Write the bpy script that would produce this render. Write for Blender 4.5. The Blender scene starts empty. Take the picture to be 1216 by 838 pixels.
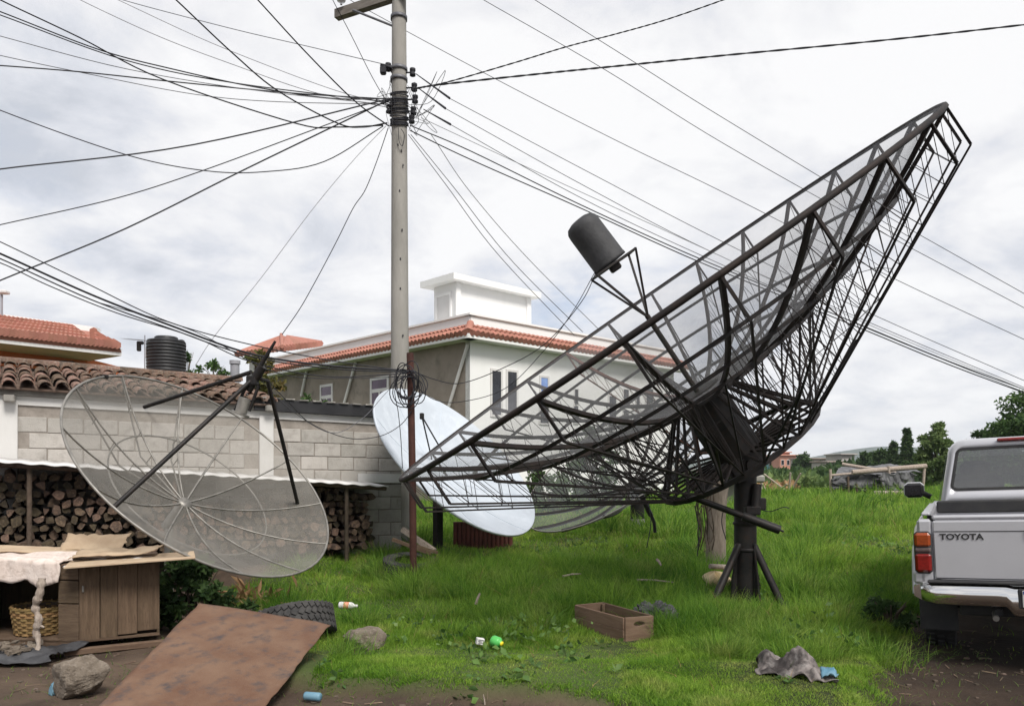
import bpy, math, random
import numpy as np
from mathutils import Vector, Matrix, Quaternion
R_ = math.radians
random.seed(7); RNG = np.random.default_rng(7)
SC = bpy.context.scene; COL = SC.collection
V3 = Vector

# ---------------------------------------------------------------- camera
cam = bpy.data.cameras.new('camera'); cam_o = bpy.data.objects.new('camera', cam); COL.objects.link(cam_o)
cam_o.location = (0, 0, 1.5); cam_o.rotation_euler = (R_(90), 0, 0)
cam.sensor_width = 36; cam.lens = 36*900/1216; cam.shift_y = 136/1216
cam.clip_start = .05; cam.clip_end = 9000
SC.camera = cam_o
# ---------------------------------------------------------------- world, sun, exposure
SUN_EL, SUN_AZ = R_(50), R_(152)          # azimuth clockwise from +Y: behind the camera, to the right
w = bpy.data.worlds.new("World"); SC.world = w; w.use_nodes = True
nt = w.node_tree; N = nt.nodes; L = nt.links; N.clear()
out = N.new('ShaderNodeOutputWorld')
sky = N.new('ShaderNodeTexSky'); sky.sky_type = 'NISHITA'; sky.sun_disc = False
sky.sun_elevation = SUN_EL; sky.sun_rotation = SUN_AZ; sky.altitude = 2000
bg1 = N.new('ShaderNodeBackground'); bg1.inputs[1].default_value = .06; L.new(sky.outputs[0], bg1.inputs[0])
tc = N.new('ShaderNodeTexCoord'); sp = N.new('ShaderNodeSeparateXYZ'); L.new(tc.outputs['Generated'], sp.inputs[0])
def wm(op, a, b=None):
    n = N.new('ShaderNodeMath'); n.operation = op
    for i, v in enumerate((a, b)):
        if v is None: continue
        if isinstance(v, (int, float)): n.inputs[i].default_value = v
        else: L.new(v, n.inputs[i])
    return n.outputs[0]
zc = wm('ADD', wm('MAXIMUM', sp.outputs[2], 0.0), .27)
cb = N.new('ShaderNodeCombineXYZ')
L.new(wm('DIVIDE', sp.outputs[0], zc), cb.inputs[0]); L.new(wm('DIVIDE', sp.outputs[1], zc), cb.inputs[1]); L.new(zc, cb.inputs[2])
def wnoise(scale, det, ro, dist=.4):
    n = N.new('ShaderNodeTexNoise'); L.new(cb.outputs[0], n.inputs['Vector'])
    n.inputs['Scale'].default_value = scale; n.inputs['Detail'].default_value = det
    n.inputs['Roughness'].default_value = ro; n.inputs['Distortion'].default_value = dist
    return n.outputs[0]
def wramp(src, stops):
    r = N.new('ShaderNodeValToRGB'); L.new(src, r.inputs[0]); e = r.color_ramp.elements
    while len(e) < len(stops): e.new(.5)
    for k, (p, c) in enumerate(stops): e[k].position = p; e[k].color = (*c, 1)
    return r.outputs[0]
n1 = wnoise(2.6, 9, .6, .25); n2 = wnoise(.95, 5, .52, .5)
mixn = wm('ADD', wm('MULTIPLY', n1, .66), wm('MULTIPLY', n2, .38))
cl = wramp(mixn, [(.40, (.69, .72, .785)), (.465, (.84, .86, .92)), (.525, (.99, .99, 1.015)), (.59, (1.10, 1.095, 1.10))])
bg2 = N.new('ShaderNodeBackground'); L.new(cl, bg2.inputs[0]); bg2.inputs[1].default_value = .325
cov = wramp(wm('ADD', wm('MULTIPLY', wnoise(1.25, 6, .55), .7), wm('MULTIPLY', n1, .3)), [(.30, (.45,)*3), (.40, (.88,)*3), (.46, (.97,)*3)])
mx = N.new('ShaderNodeMixShader'); L.new(cov, mx.inputs[0]); L.new(bg1.outputs[0], mx.inputs[1]); L.new(bg2.outputs[0], mx.inputs[2])
L.new(mx.outputs[0], out.inputs[0])
sl = bpy.data.lights.new('sun', 'SUN'); sl.energy = 1.5; sl.angle = R_(20); sl.color = (1, .96, .9)
so = bpy.data.objects.new('sun', sl); COL.objects.link(so)
sd = V3((math.sin(SUN_AZ)*math.cos(SUN_EL), math.cos(SUN_AZ)*math.cos(SUN_EL), math.sin(SUN_EL)))
so.rotation_euler = sd.to_track_quat('Z', 'Y').to_euler(); so.location = sd*30
SC.view_settings.view_transform = 'Standard'; SC.view_settings.look = 'None'
SC.view_settings.exposure = 1.5; SC.view_settings.gamma = 1

# ---------------------------------------------------------------- helpers
def P(px, py, D): return V3(((px-608)/900*D, D, 1.5+(555-py)/900*D))
ROOT = {}
class MB:
    def __init__(s): s.v = []; s.f = []; s.mi = []; s.sm = []
    def add(s, vs, fs, m=0, smooth=False):
        o = len(s.v); s.v += [tuple(x) for x in vs]
        for q in fs: s.f.append(tuple(i+o for i in q)); s.mi.append(m); s.sm.append(smooth)
    def box(s, c, sz, M=None, m=0, jit=0):
        hx, hy, hz = sz[0]/2, sz[1]/2, sz[2]/2; c = V3(c); vs = []
        for z in (-hz, hz):
            for x, y in ((-hx, -hy), (hx, -hy), (hx, hy), (-hx, hy)):
                p = V3((x+random.uniform(-jit, jit), y+random.uniform(-jit, jit), z+random.uniform(-jit, jit)))
                if M is not None: p = M @ p
                vs.append(c+p)
        s.add(vs, [(0,3,2,1), (4,5,6,7), (0,1,5,4), (1,2,6,5), (2,3,7,6), (3,0,4,7)], m)
    def bbox(s, c, sz, b=.01, M=None, m=0):      # box with bevelled edges
        hx, hy, hz = sz[0]/2, sz[1]/2, sz[2]/2; b = min(b, hx*.9, hy*.9, hz*.9); c = V3(c); vs = []; id = {}
        for sx in (-1, 1):
            for sy in (-1, 1):
                for sz_ in (-1, 1):
                    for k in range(3):
                        p = V3((sx*(hx-(0 if k == 0 else b)), sy*(hy-(0 if k == 1 else b)), sz_*(hz-(0 if k == 2 else b))))
                        id[(sx, sy, sz_, k)] = len(vs); vs.append(c+(M @ p if M is not None else p))
        F = []
        def q(*ks): F.append(tuple(id[k] for k in ks))
        for sg in (-1, 1):
            o = 1 if sg > 0 else -1
            def rev(l): q(*(l if o > 0 else l[::-1]))
            rev([(sg,-1,-1,0), (sg,1,-1,0), (sg,1,1,0), (sg,-1,1,0)])
            rev([(-1,sg,-1,1), (-1,sg,1,1), (1,sg,1,1), (1,sg,-1,1)])
            rev([(-1,-1,sg,2), (1,-1,sg,2), (1,1,sg,2), (-1,1,sg,2)])
        for a in (-1, 1):
            for b_ in (-1, 1):
                q((a,b_,-1,0), (a,b_,1,0), (a,b_,1,1), (a,b_,-1,1))
                q((a,-1,b_,0), (a,1,b_,0), (a,1,b_,2), (a,-1,b_,2))
                q((-1,a,b_,1), (1,a,b_,1), (1,a,b_,2), (-1,a,b_,2))
                for c_ in (-1, 1): q((a,b_,c_,0), (a,b_,c_,1), (a,b_,c_,2))
        s.add(vs, F, m)
    def tube(s, pts, r, n=6, cap=True, m=0, smooth=True, up=None):
        pts = [V3(p) for p in pts]; k = len(pts)
        rs = list(r) if hasattr(r, '__len__') else [r]*k
        t0 = (pts[1]-pts[0]).normalized()
        a = V3(up) if up is not None else (V3((0, 0, 1)) if abs(t0.z) < .9 else V3((1, 0, 0)))
        a = (a-t0*a.dot(t0)).normalized(); vs = []
        off = math.pi/4 if n == 4 else 0
        for i, p in enumerate(pts):
            t = (pts[min(i+1, k-1)]-pts[max(i-1, 0)]).normalized()
            a = a-t*a.dot(t)
            a = a.normalized() if a.length > 1e-6 else t.orthogonal().normalized()
            b = t.cross(a)
            for j in range(n):
                th = 2*math.pi*j/n+off; vs.append(p+(a*math.cos(th)+b*math.sin(th))*rs[i])
        fs = [(i*n+j, i*n+(j+1) % n, (i+1)*n+(j+1) % n, (i+1)*n+j) for i in range(k-1) for j in range(n)]
        s.add(vs, fs, m, smooth and n > 4)
        if cap: s.add(vs[:n], [tuple(range(n))[::-1]], m); s.add(vs[-n:], [tuple(range(n))], m)
    def lathe(s, prof, M=None, n=24, m=0, smooth=True, cap=False):
        k = len(prof); vs = []
        for (r, z) in prof:
            for j in range(n):
                p = V3((r*math.cos(2*math.pi*j/n), r*math.sin(2*math.pi*j/n), z)); vs.append(M @ p if M is not None else p)
        fs = [(i*n+j, i*n+(j+1) % n, (i+1)*n+(j+1) % n, (i+1)*n+j) for i in range(k-1) for j in range(n)]
        s.add(vs, fs, m, smooth)
        if cap: s.add(vs[:n], [tuple(range(n))[::-1]], m); s.add(vs[-n:], [tuple(range(n))], m)
    def prism(s, poly, ext, m=0):                # poly: list of 3D points, ext: vector
        n = len(poly); a = [V3(p) for p in poly]; ext = V3(ext); b = [p+ext for p in a]
        s.add(a+b, [tuple(range(n))[::-1], tuple(range(n, 2*n))]+[(i, (i+1) % n, (i+1) % n+n, i+n) for i in range(n)], m)
    def grid(s, fn, nu, nv, m=0, smooth=True, wrap=False):
        vs = [V3(fn(i/nu, j/nv)) for j in range(nv+1) for i in range(nu+1)]
        fs = [(j*(nu+1)+i, j*(nu+1)+i+1, (j+1)*(nu+1)+i+1, (j+1)*(nu+1)+i) for j in range(nv) for i in range(nu)]
        s.add(vs, fs, m, smooth)
    def sheet(s, fn, nu, nv, th=.004, m=0, smooth=True):   # grid with real thickness
        g = [[V3(fn(i/nu, j/nv)) for i in range(nu+1)] for j in range(nv+1)]
        def nrm(i, j):
            a = g[j][min(i+1, nu)]-g[j][max(i-1, 0)]; b = g[min(j+1, nv)][i]-g[max(j-1, 0)][i]
            c = a.cross(b); return c.normalized() if c.length > 1e-9 else V3((0, 0, 1))
        top = [g[j][i] for j in range(nv+1) for i in range(nu+1)]
        bot = [g[j][i]-nrm(i, j)*th for j in range(nv+1) for i in range(nu+1)]
        K = len(top); ix = lambda i, j: j*(nu+1)+i
        fs = []
        for j in range(nv):
            for i in range(nu):
                q = (ix(i,j), ix(i+1,j), ix(i+1,j+1), ix(i,j+1)); fs.append(q); fs.append(tuple(x+K for x in q[::-1]))
        for i in range(nu):
            fs.append((ix(i+1,0), ix(i,0), ix(i,0)+K, ix(i+1,0)+K)); fs.append((ix(i,nv), ix(i+1,nv), ix(i+1,nv)+K, ix(i,nv)+K))
        for j in range(nv):
            fs.append((ix(0,j), ix(0,j+1), ix(0,j+1)+K, ix(0,j)+K)); fs.append((ix(nu,j+1), ix(nu,j), ix(nu,j)+K, ix(nu,j+1)+K))
        s.add(top+bot, fs, m, smooth)
    def mesh(s, name, mats, off=None):
        me = bpy.data.meshes.new(name); o = off or V3()
        me.from_pydata([(x-o[0], y-o[1], z-o[2]) for x, y, z in s.v], [], s.f)
        for mm in (mats if isinstance(mats, (list, tuple)) else [mats]): me.materials.append(mm)
        me.polygons.foreach_set('material_index', s.mi); me.polygons.foreach_set('use_smooth', s.sm)
        me.update(); return me
    def build(s, name, mats, parent=None, loc=None, label=None):
        off = V3(loc) if loc is not None else (ROOT.get(parent.name, V3()) if parent else V3())
        me = s.mesh(name, mats, off); o = bpy.data.objects.new(name, me); COL.objects.link(o)
        if parent: o.parent = parent; ROOT[o.name] = ROOT.get(parent.name, V3())
        elif loc is not None: o.location = loc; ROOT[o.name] = V3(loc)
        if label: o['label'] = label
        return o
def inst(name, me, parent, M, label=None):         # part sharing mesh data; M is a world matrix
    o = bpy.data.objects.new(name, me); COL.objects.link(o); o.parent = parent
    o.matrix_basis = Matrix.Translation(-ROOT.get(parent.name, V3())) @ M
    if label: o['label'] = label
    return o
def tag(o, label, cat, group=None, kind=None):
    o['label'] = label; o['category'] = cat
    if group: o['group'] = group
    if kind: o['kind'] = kind
    return o
def thing(name, label, cat, loc=(0, 0, 0), group=None, rz=0, local=False):
    o = bpy.data.objects.new(name, None); COL.objects.link(o); o.empty_display_size = .1
    o.location = loc; o.rotation_euler = (0, 0, rz); ROOT[o.name] = V3() if local else V3(loc)
    return tag(o, label, cat, group)
def struct(o): o['kind'] = 'structure'; return o
def basis(z, x=None):
    z = V3(z).normalized(); x = V3(x) if x is not None else (V3((1, 0, 0)) if abs(z.x) < .9 else V3((0, 1, 0)))
    y = z.cross(x).normalized(); x = y.cross(z)
    return Matrix((x, y, z)).transposed()
def frame(o, z, x=None): return Matrix.Translation(o) @ basis(z, x).to_4x4()
def crom(pts, n=8):
    p = [V3(q) for q in pts]; p = [p[0]*2-p[1]]+p+[p[-1]*2-p[-2]]; o = []
    for i in range(1, len(p)-2):
        for k in range(n):
            t = k/n; a, b, c, d = p[i-1:i+3]
            o.append(.5*((2*b)+(c-a)*t+(2*a-5*b+4*c-d)*t*t+(3*b-a-3*c+d)*t**3))
    return o+[p[-2]]

# ---------------------------------------------------------------- materials
def mat(name, c1, c2=None, scale=4, rough=.8, metal=0, bump=0, bscale=30, rnd=0, isl=0, c3=None, stretch=(1, 1, 1), spec=.3, lo=.38, hi=.62, coat=0, det=6):
    m = bpy.data.materials.new(name); m.use_nodes = True; t = m.node_tree; n = t.nodes; l = t.links
    b = n['Principled BSDF']; b.inputs['Roughness'].default_value = rough; b.inputs['Metallic'].default_value = metal
    b.inputs['Specular IOR Level'].default_value = spec; b.inputs['Coat Weight'].default_value = coat; b.inputs['Coat Roughness'].default_value = .08
    b.inputs['Base Color'].default_value = (*c1, 1)
    tcn = n.new('ShaderNodeTexCoord'); mp = n.new('ShaderNodeMapping'); mp.inputs['Scale'].default_value = stretch
    l.new(tcn.outputs['Object'], mp.inputs[0]); vec = mp.outputs[0]
    if rnd:
        oi = n.new('ShaderNodeObjectInfo'); va = n.new('ShaderNodeVectorMath'); va.operation = 'MULTIPLY_ADD'
        cx = n.new('ShaderNodeCombineXYZ')
        for k in range(3): l.new(oi.outputs['Random'], cx.inputs[k])
        va.inputs[1].default_value = (37, 53, 71); l.new(cx.outputs[0], va.inputs[0]); l.new(vec, va.inputs[2]); vec = va.outputs[0]
    col = None
    if c2 is not None:
        def layer(sc, base, c, lo, hi):
            z = n.new('ShaderNodeTexNoise'); z.inputs['Scale'].default_value = sc; z.inputs['Detail'].default_value = det; z.inputs['Roughness'].default_value = .62
            l.new(vec, z.inputs['Vector']); r = n.new('ShaderNodeMapRange'); r.inputs[1].default_value = lo; r.inputs[2].default_value = hi
            l.new(z.outputs[0], r.inputs[0]); x = n.new('ShaderNodeMix'); x.data_type = 'RGBA'; l.new(r.outputs[0], x.inputs[0])
            if isinstance(base, tuple): x.inputs[6].default_value = (*base, 1)
            else: l.new(base, x.inputs[6])
            x.inputs[7].default_value = (*c, 1); return x.outputs[2]
        col = layer(scale, tuple(c1), c2, lo, hi)
        if c3 is not None: col = layer(scale*3.3, col, c3, .5, .72)
    if rnd or isl:
        hs = n.new('ShaderNodeHueSaturation')
        if col is None: hs.inputs['Color'].default_value = (*c1, 1)
        else: l.new(col, hs.inputs['Color'])
        mr = n.new('ShaderNodeMapRange'); amt = rnd or isl
        mr.inputs[3].default_value = 1-amt; mr.inputs[4].default_value = 1+amt
        if rnd: l.new(oi.outputs['Random'], mr.inputs[0])
        else: g = n.new('ShaderNodeNewGeometry'); l.new(g.outputs['Random Per Island'], mr.inputs[0])
        l.new(mr.outputs[0], hs.inputs['Value'])
        mh = n.new('ShaderNodeMapRange'); mh.inputs[3].default_value = .5+amt*.04; mh.inputs[4].default_value = .5-amt*.04
        l.new(mr.inputs[0].links[0].from_socket, mh.inputs[0]); l.new(mh.outputs[0], hs.inputs['Hue'])
        col = hs.outputs[0]
    if col is not None: l.new(col, b.inputs['Base Color'])
    if bump:
        z = n.new('ShaderNodeTexNoise'); z.inputs['Scale'].default_value = bscale; z.inputs['Detail'].default_value = 8; z.inputs['Roughness'].default_value = .65
        l.new(vec, z.inputs['Vector']); bp = n.new('ShaderNodeBump'); bp.inputs['Strength'].default_value = min(1, bump); bp.inputs['Distance'].default_value = .02*max(1, bump)
        l.new(z.outputs[0], bp.inputs['Height']); l.new(bp.outputs[0], b.inputs['Normal'])
    return m
def leafmat(name, a, b_, c, scale=1.2, tr=.35, isl=.35):
    m = mat(name, a, b_, scale=scale, rough=.65, isl=isl, c3=c, spec=.2)
    n = m.node_tree.nodes; l = m.node_tree.links; b = n['Principled BSDF']
    t = n.new('ShaderNodeBsdfTranslucent'); x = n.new('ShaderNodeMixShader'); x.inputs[0].default_value = tr
    src = b.inputs['Base Color'].links[0].from_socket; l.new(src, t.inputs[0])
    l.new(b.outputs[0], x.inputs[1]); l.new(t.outputs[0], x.inputs[2]); l.new(x.outputs[0], n['Material Output'].inputs[0])
    return m
def meshmat(name, col, op, op_graze):               # woven wire mesh, too fine to resolve: denser seen at a slant
    m = bpy.data.materials.new(name); m.use_nodes = True; n = m.node_tree.nodes; l = m.node_tree.links; b = n['Principled BSDF']
    b.inputs['Base Color'].default_value = (*col, 1); b.inputs['Roughness'].default_value = .6; b.inputs['Metallic'].default_value = .2
    t = n.new('ShaderNodeBsdfTransparent'); x = n.new('ShaderNodeMixShader'); lw = n.new('ShaderNodeLayerWeight'); lw.inputs[0].default_value = .35
    z = n.new('ShaderNodeTexNoise'); z.inputs['Scale'].default_value = 2.5; z.inputs['Detail'].default_value = 5
    tcn = n.new('ShaderNodeTexCoord'); l.new(tcn.outputs['Object'], z.inputs['Vector'])
    mr = n.new('ShaderNodeMapRange'); mr.inputs[3].default_value = op; mr.inputs[4].default_value = op_graze; l.new(lw.outputs['Facing'], mr.inputs[0])
    mu = n.new('ShaderNodeMath'); mu.operation = 'MULTIPLY'; ad = n.new('ShaderNodeMath'); ad.operation = 'ADD'; ad.inputs[1].default_value = .55
    l.new(z.outputs[0], ad.inputs[0]); l.new(mr.outputs[0], mu.inputs[0]); l.new(ad.outputs[0], mu.inputs[1])
    l.new(mu.outputs[0], x.inputs[0]); l.new(t.outputs[0], x.inputs[1]); l.new(b.outputs[0], x.inputs[2]); l.new(x.outputs[0], n['Material Output'].inputs[0])
    return m
def glassmat(name, tint, refl=.12):
    m = bpy.data.materials.new(name); m.use_nodes = True; n = m.node_tree.nodes; l = m.node_tree.links
    n.remove(n['Principled BSDF']); t = n.new('ShaderNodeBsdfTransparent'); t.inputs[0].default_value = (*tint, 1)
    g = n.new('ShaderNodeBsdfGlossy'); g.inputs['Roughness'].default_value = .03; f = n.new('ShaderNodeFresnel'); f.inputs[0].default_value = 1.5
    a = n.new('ShaderNodeMath'); a.operation = 'ADD'; a.inputs[1].default_value = refl; l.new(f.outputs[0], a.inputs[0])
    x = n.new('ShaderNodeMixShader'); l.new(a.outputs[0], x.inputs[0]); l.new(t.outputs[0], x.inputs[1]); l.new(g.outputs[0], x.inputs[2])
    l.new(x.outputs[0], n['Material Output'].inputs[0]); return m
M = dict(
 black=mat('black_steel', (.013, .0125, .013), (.024, .021, .02), 6, .55, .3, .1, c3=(.03, .02, .016), isl=0),
 rusty=mat('rusty_steel', (.06, .028, .018), (.12, .05, .03), 9, .85, .2, .2, c3=(.03, .018, .015)),
 darkrust=mat('dark_rusty_tube', (.014, .012, .012), (.028, .02, .017), 5, .7, .3, .15, c3=(.02, .018, .017)),
 dmesh=meshmat('dark_wire_mesh', (.27, .27, .28), .10, .42),
 lmesh=meshmat('light_wire_mesh', (.235, .22, .195), .31, .62),
 galv=mat('galvanised_steel', (.19, .18, .165), (.29, .275, .25), 7, .5, .5, .1),
 alu=mat('dull_aluminium', (.42, .41, .4), (.3, .29, .28), 9, .45, .7),
 wdish=mat('white_dish_paint', (.52, .565, .62), (.46, .50, .55), 1.6, .45, 0, .05, c3=(.56, .6, .65)),
 conc=mat('pole_concrete', (.22, .21, .19), (.31, .295, .27), 2.2, .9, 0, .4, 40, stretch=(1, 1, .25)),
 block=mat('concrete_block', (.345, .325, .295), (.405, .38, .35), 2.2, .95, 0, .6, 60, rnd=.17, c3=(.28, .26, .235)),
 mortar=mat('mortar', (.215, .19, .165), (.28, .25, .22), 8, .95, 0, .4),
 white=mat('white_plaster', (.75, .745, .735), (.65, .64, .625), 1.3, .85, 0, .12, stretch=(1, 1, .12), lo=.52, hi=.85),
 whitep=mat('white_paint', (.62, .61, .6), (.57, .555, .54), 3, .6),
 cement=mat('cement_render', (.225, .19, .158), (.285, .245, .208), .8, .95, 0, .4, 20, c3=(.18, .155, .13)),
 clay=mat('weathered_clay_tile', (.185, .105, .075), (.10, .072, .058), 11, .95, 0, .5, 60, rnd=.36, c3=(.29, .25, .2)),
 rtile=mat('red_roof_tile', (.37, .165, .12), (.31, .135, .1), 2.5, .8, 0, .2, isl=.12),
 orange=mat('orange_paint', (.6, .17, .06), (.54, .15, .055), 2, .85),
 glassd=mat('dark_window_glass', (.012, .013, .017), (.02, .022, .03), 2, .08, spec=.6),
 glassb=mat('blue_window_glass', (.09, .2, .55), (.14, .28, .62), 3, .15, spec=.6),
 plastic=mat('black_plastic', (.016, .016, .018), (.026, .026, .028), 5, .5),
 wood=mat('old_wood', (.082, .056, .034), (.122, .084, .052), 6, .9, 0, .5, 50, rnd=.22, stretch=(5, 5, .6), c3=(.07, .046, .03)),
 wood2=mat('old_wood_across', (.095, .062, .04), (.135, .092, .06), 6, .9, 0, .5, 50, rnd=.2, stretch=(.6, .6, 5), c3=(.08, .05, .034)),
 crate=mat('crate_wood', (.13, .082, .055), (.18, .12, .082), 5, .9, 0, .4, 50, rnd=.2, stretch=(.7, .7, 6)),
 logend=mat('log_end', (.1, .07, .046), (.05, .037, .028), 14, .95, 0, .4, 60, rnd=.55, c3=(.19, .14, .09)),
 bark=mat('log_bark', (.07, .05, .037), (.11, .08, .06), 16, .95, 0, .7, 40, rnd=.4),
 stick=mat('bleached_stick', (.38, .32, .27), (.25, .2, .165), 14, .9, 0, .6, 50, stretch=(2, 2, .6)),
 sheet=mat('rusty_sheet', (.12, .06, .036), (.175, .105, .068), 2.6, .7, .1, .35, 80, c3=(.07, .055, .052), lo=.34, hi=.6),
 tyre=mat('tyre_rubber', (.035, .034, .034), (.06, .057, .055), 12, .85, 0, .3),
 stone=mat('field_stone', (.2, .165, .13), (.135, .108, .083), 9, .95, 0, 1.6, 22, c3=(.26, .22, .18)),
 card=mat('cardboard', (.36, .265, .18), (.44, .34, .235), 5, .9),
 cloth=mat('dirty_cloth', (.55, .46, .41), (.64, .56, .51), 6, .95, 0, .4, 30, c3=(.42, .34, .29)),
 basket=mat('woven_cane', (.3, .19, .08), (.2, .12, .05), 22, .8, isl=.3),
 tarp=mat('black_tarp', (.03, .03, .033), (.07, .07, .074), 5, .55, 0, .4),
 bag=mat('dirty_plastic_bag', (.045, .038, .036), (.19, .165, .155), 5, .42, 0, .4, 25, c3=(.03, .025, .024), lo=.44, hi=.56),
 sack=mat('cream_sack', (.6, .46, .26), (.68, .55, .36), 6, .9, 0, .4),
 red=mat('red_sheet', (.13, .04, .03), (.09, .032, .026), 7, .7),
 silver=mat('silver_paint', (.5, .5, .525), (.475, .475, .5), 3, .34, .45, coat=.5),
 chrome=mat('chrome', (.75, .74, .72), None, rough=.09, metal=1),
 rubber=mat('black_rubber', (.02, .02, .022), (.032, .031, .031), 8, .7),
 amber=mat('amber_lens', (.27, .05, .009), (.2, .036, .008), 60, .15, coat=.6),
 redl=mat('red_lens', (.2, .009, .007), (.13, .006, .005), 60, .15, coat=.6),
 seat=mat('grey_seat', (.05, .055, .06), (.07, .075, .08), 9, .9),
 carglass=glassmat('car_glass', (.7, .74, .72), .14),
 cable=mat('cable_rubber', (.014, .014, .018), (.022, .022, .028), 5, .6),
 wire=mat('bare_wire', (.1, .1, .115), (.14, .14, .15), 5, .5, .3),
 ltwire=mat('grey_wire', (.25, .25, .27), (.3, .3, .32), 5, .5),
 porcelain=mat('porcelain', (.55, .56, .57), None, rough=.2, coat=.5),
 blue=mat('blue_plastic', (.08, .19, .27), (.14, .25, .32), 9, .4),
 green=mat('green_plastic', (.06, .36, .07), (.09, .42, .1), 9, .3),
 yellow=mat('yellow_plastic', (.75, .6, .03), None, rough=.4),
 grass=leafmat('grass_blades', (.125, .255, .026), (.235, .37, .05), (.33, .375, .105), .9, .5, .4),
 tuss=leafmat('tussock_blades', (.085, .20, .022), (.165, .30, .04), (.27, .34, .085), .7, .5, .45),
 whitew=mat('wall_whitewash', (.6, .59, .575), (.52, .51, .49), 1.5, .9, 0, .15, stretch=(1, 1, .3)),
 leaf=leafmat('leaf_dark', (.035, .07, .022), (.055, .1, .03), (.07, .115, .036), 1.2, .3, .4),
 leafm=leafmat('leaf_mid', (.05, .1, .028), (.075, .135, .04), (.1, .15, .05), 1.2, .35, .4),
 leafl=leafmat('leaf_light', (.1, .16, .05), (.14, .2, .07), (.17, .22, .08), 1.2, .4, .35),
 leafy=leafmat('leaf_autumn', (.12, .12, .035), (.19, .14, .05), (.07, .1, .03), 2, .3, .4),
 weed=leafmat('weed_leaf', (.07, .15, .035), (.11, .19, .05), (.14, .2, .08), 2, .3, .3),
 dry=leafmat('dry_leaf', (.33, .2, .1), (.26, .16, .08), (.4, .27, .15), 4, .2, .4),
 trunk=mat('tree_bark', (.08, .06, .045), (.12, .095, .07), 8, .95, 0, .6),
)
# ---------------------------------------------------------------- ground, road, grass
def vnoise(x, y, s, seed=0):
    x = np.asarray(x, float)*s; y = np.asarray(y, float)*s; xi = np.floor(x).astype(np.int64); yi = np.floor(y).astype(np.int64); fx = x-xi; fy = y-yi
    fx = fx*fx*(3-2*fx); fy = fy*fy*(3-2*fy)
    def hsh(a, b):
        h = (a*374761393+b*668265263+seed*974711) & 0x7fffffff; h = ((h ^ (h >> 13))*1274126177) & 0x7fffffff
        return ((h ^ (h >> 16)) & 0xffff)/65535.
    return (hsh(xi, yi)*(1-fx)+hsh(xi+1, yi)*fx)*(1-fy)+(hsh(xi, yi+1)*(1-fx)+hsh(xi+1, yi+1)*fx)*fy
def fbm(x, y, s, seed=0, o=3):
    return sum(vnoise(x, y, s*2**k, seed+k)*.5**k for k in range(o))/sum(.5**k for k in range(o))
def sst(a, b, x): t = np.clip((x-a)/(b-a), 0, 1); return t*t*(3-2*t)
def gmask(x, y):                                  # 1 where grass grows, 0 on bare earth
    x = np.asarray(x, float); y = np.asarray(y, float)
    nz = (fbm(x, y, 1.6, 3)-.5)
    front = np.interp(x, [-3, -1.75, -.6, .3, .75, 1.5, 2.2, 3.5], [6.2, 5.2, 4.92, 4.8, 4.35, 4.0, 4.3, 6.4])
    a = sst(-.09, .1, y-front+nz*.3)
    left = np.interp(y, [4, 5.4, 7, 9, 11, 14], [-1.6, -1.75, -2.6, -3.4, -3.3, -3.0])
    b = np.where(y < 13, sst(-.15, .15, x-left+nz*.5), 1)
    right = np.interp(y, [4, 4.8, 6, 7.5, 9.2, 10.5], [2.1, 2.15, 2.95, 3.9, 5.6, 60])
    c = sst(-.3, .25, right-x+nz*.9)
    return a*b*c
def gh(x, y):
    x = np.asarray(x, float); y = np.asarray(y, float)
    z = np.interp(y, [-50, 5, 6.5, 8, 10, 13, 20, 30, 45, 80, 150, 9000], [0, 0, -.02, -.01, .1, .25, .36, .43, .36, -.3, -1, -4])
    k = np.clip((y-3)/3, 0, 1)*np.clip((60-y)/20, 0, 1)
    z = z+k*((fbm(x, y, .55, 11)-.5)*.2+(fbm(x, y, 1.5, 21)-.5)*.13*(1+np.clip((y-7)/4, 0, 1)))*np.clip((y-5)/4, .25, 1)
    z = z+sst(0, 1, gmask(x, y))*(.03+.08*np.clip((6.2-y)/.8, 0, 1))*np.clip((12-y)/4, 0, 1)
    z = z+(fbm(x, y, 5, 31)-.5)*.03
    lw = np.clip((-2.4-x)/.5, 0, 1)*np.clip((9-y)/1.5, 0, 1); z = z*(1-lw)+(fbm(x, y, 4, 31)-.5)*.03*lw
    return z
def axis(lo, hi, d, far, g=1.35):
    a = list(np.arange(lo, hi+1e-6, d)); s = d
    while a[-1] < far: s *= g; a.append(a[-1]+s)
    s = d; b = []
    while (b[-1] if b else lo) > -far: s *= g; b.append((b[-1] if b else lo)-s)
    return np.array(b[::-1]+a)
xs = axis(-6, 7, .09, 2600); ys = axis(4.2, 13, .08, 2400, 1.08); ys = ys[(ys > -300) & (ys < 2700)]; xs = xs[np.abs(xs) < 2750]
XX, YY = np.meshgrid(xs, ys); ZZ = gh(XX, YY); GM = gmask(XX, YY)*np.where(YY > 70, .9, 1)
me = bpy.data.meshes.new('ground'); nx, ny = len(xs), len(ys)
me.vertices.add(nx*ny); me.vertices.foreach_set('co', np.stack([XX, YY, ZZ], -1).astype(np.float32).ravel())
ii = (np.arange(ny-1)[:, None]*nx+np.arange(nx-1)[None]).ravel(); q = np.stack([ii, ii+1, ii+nx+1, ii+nx], 1).astype(np.int32)
me.loops.add(q.size); me.loops.foreach_set('vertex_index', q.ravel()); me.polygons.add(len(q))
me.polygons.foreach_set('loop_start', np.arange(0, q.size, 4, dtype=np.int32)); me.polygons.foreach_set('use_smooth', np.ones(len(q), bool)); me.update(calc_edges=True)
at = me.attributes.new('turf', 'FLOAT', 'POINT'); at.data.foreach_set('value', GM.astype(np.float32).ravel())
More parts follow.
